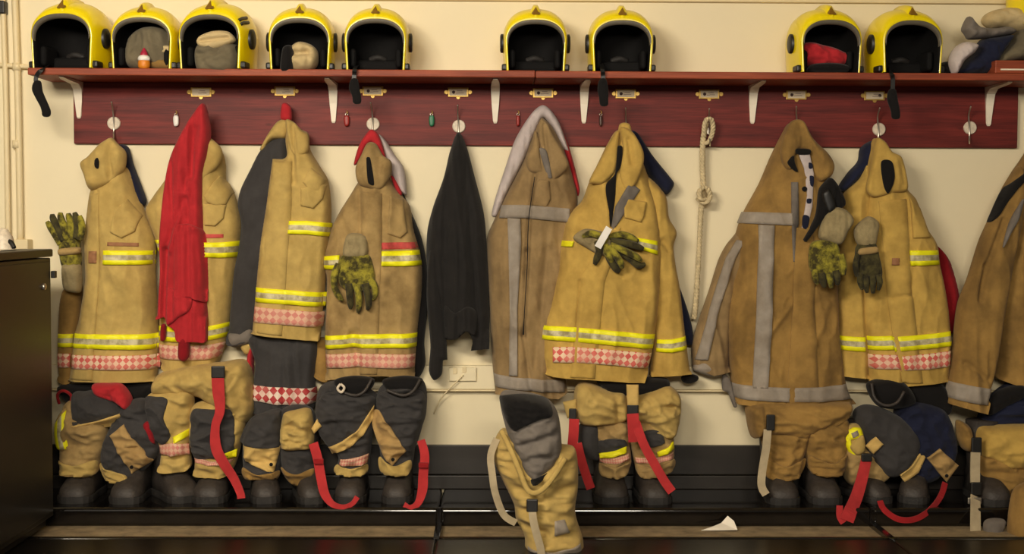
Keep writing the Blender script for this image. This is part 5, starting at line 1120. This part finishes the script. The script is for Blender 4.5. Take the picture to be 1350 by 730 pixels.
# another strap end and tan cloth heaped on the floor at the right
g = empty('tan_garment', 'tan cloth heaped on the floor below the rack end', 'clothing', (P(1365, 730, .5).x, -.5, .016))
cloth('cloth_heap', [(1336, 740), (1338, 690), (1346, 650), (1368, 640), (1410, 660), (1420, 740), (1400, 770), (1340, 770)], .45, .1, M['ochre'], g, edge=.07, Tb=.06, wr=(.016, .08, .08))
cloth('cloth_fold', [(1300, 688), (1326, 686), (1322, 705), (1312, 730), (1308, 756), (1296, 756), (1300, 720)], .42, .03, M['grey'], g, edge=.02, wr=(.008, .04, .1))

# ------------------------------------------------------------------ cabinet and paper
xr_ = P(72, 500, .40).x; zc = P(72, 328, .40).z
cab = empty('metal_cabinet', 'black metal cabinet standing beside the coat rack', 'cabinet', (xr_ - .3, -.9, 0))
box('body', (xr_ - .62, -1.5, .05), (xr_ - .008, -.405, zc - .032), M['cab'], cab, .004)
box('plinth', (xr_ - .6, -1.48, .016), (xr_ - .03, -.42, .05), M['plastic'], cab, .003)
box('lid', (xr_ - .63, -1.51, zc - .028), (xr_, -.40, zc), M['cab'], cab, .005)
dr = box('door', (xr_ - .009, -1.49, .07), (xr_ - .002, -.43, zc - .045), M['cab'], cab, .003)
# the lock sits on the door near the far edge, turned to the room
dl = P(55, 378, .52); zl = dl.z
V, Fc = tube_verts([(xr_ - .004, -.505, zl), (xr_ + .006, -.505, zl), (xr_ + .009, -.505, zl)], [.012, .012, .006], 14)
mesh('lock', V, Fc, M['metal'], dr)
box('latch', (xr_ - .004, -.42, P(73, 362, .41).z - .012), (xr_ + .012, -.395, P(73, 362, .41).z + .014), M['plastic'], cab, .003)
g = empty('paper_sheet', 'white sheet of paper lying on the black cabinet', 'paper', (xr_ - .2, -.8, zc))
V = []; Fc = []
for i in range(8):
    for k in range(6):
        V.append((xr_ - .33 + .035*i + .01*k, -.98 + .07*k, zc + .002 + .004*math.sin(i*.9 + k)**2))
for i in range(7):
    for k in range(5): Fc.append((i*6+k, (i+1)*6+k, (i+1)*6+k+1, i*6+k+1))
N = len(V); V += [(a, b, c - .0012) for a, b, c in V]; Fc += [tuple(q + N for q in f[::-1]) for f in Fc]
mesh('sheet', V, Fc, M['paper'], g)
g = empty('metal_fitting', 'small pale metal fitting standing on the black cabinet by the pipes', 'fitting', (P(6, 325, .5).x, -.5, zc))
q = P(4, 312, .5)
tube('fitting_body', [(q.x, -.5, zc), (q.x, -.5, zc + .02), (q.x, -.5, zc + .05), (q.x + .004, -.5, zc + .075)], [.042, .038, .032, .012], M['disc'], g, 16)
tube('fitting_arm', [(q.x + .01, -.505, zc + .03), (q.x + .035, -.52, zc + .026), (q.x + .05, -.53, zc + .006)], [.01, .009, .008], M['plastic'], g, 10)
# torn paper on the floor strip
g = empty('paper_scrap', 'torn white paper scrap lying on the floor before the plinth', 'paper', (P(950, 704, .42).x, -.42, .001))
V, Fc = [], []
cs = P(950, 704, .42)
pts = [(-.075, -.022, .0), (-.03, -.01, .012), (.005, .012, .02), (.03, .02, .045), (.05, .0, .03), (.058, -.03, .004), (.01, -.035, .004)]
for (a, b, c_) in pts: V.append((cs.x + a, -.415 + b, .003 + c_))
for (a, b, c_) in pts: V.append((cs.x + a, -.415 + b + .001, .0015 + c_))
n = len(pts)
Fc = [(0, 1, 6), (1, 2, 6), (2, 5, 6), (2, 3, 4), (2, 4, 5)]; Fc += [tuple(x + n for x in f[::-1]) for f in Fc] + [(k, (k+1) % n, (k+1) % n + n, k + n) for k in range(n)]
mesh('scrap', V, Fc, M['paper'], g, False)
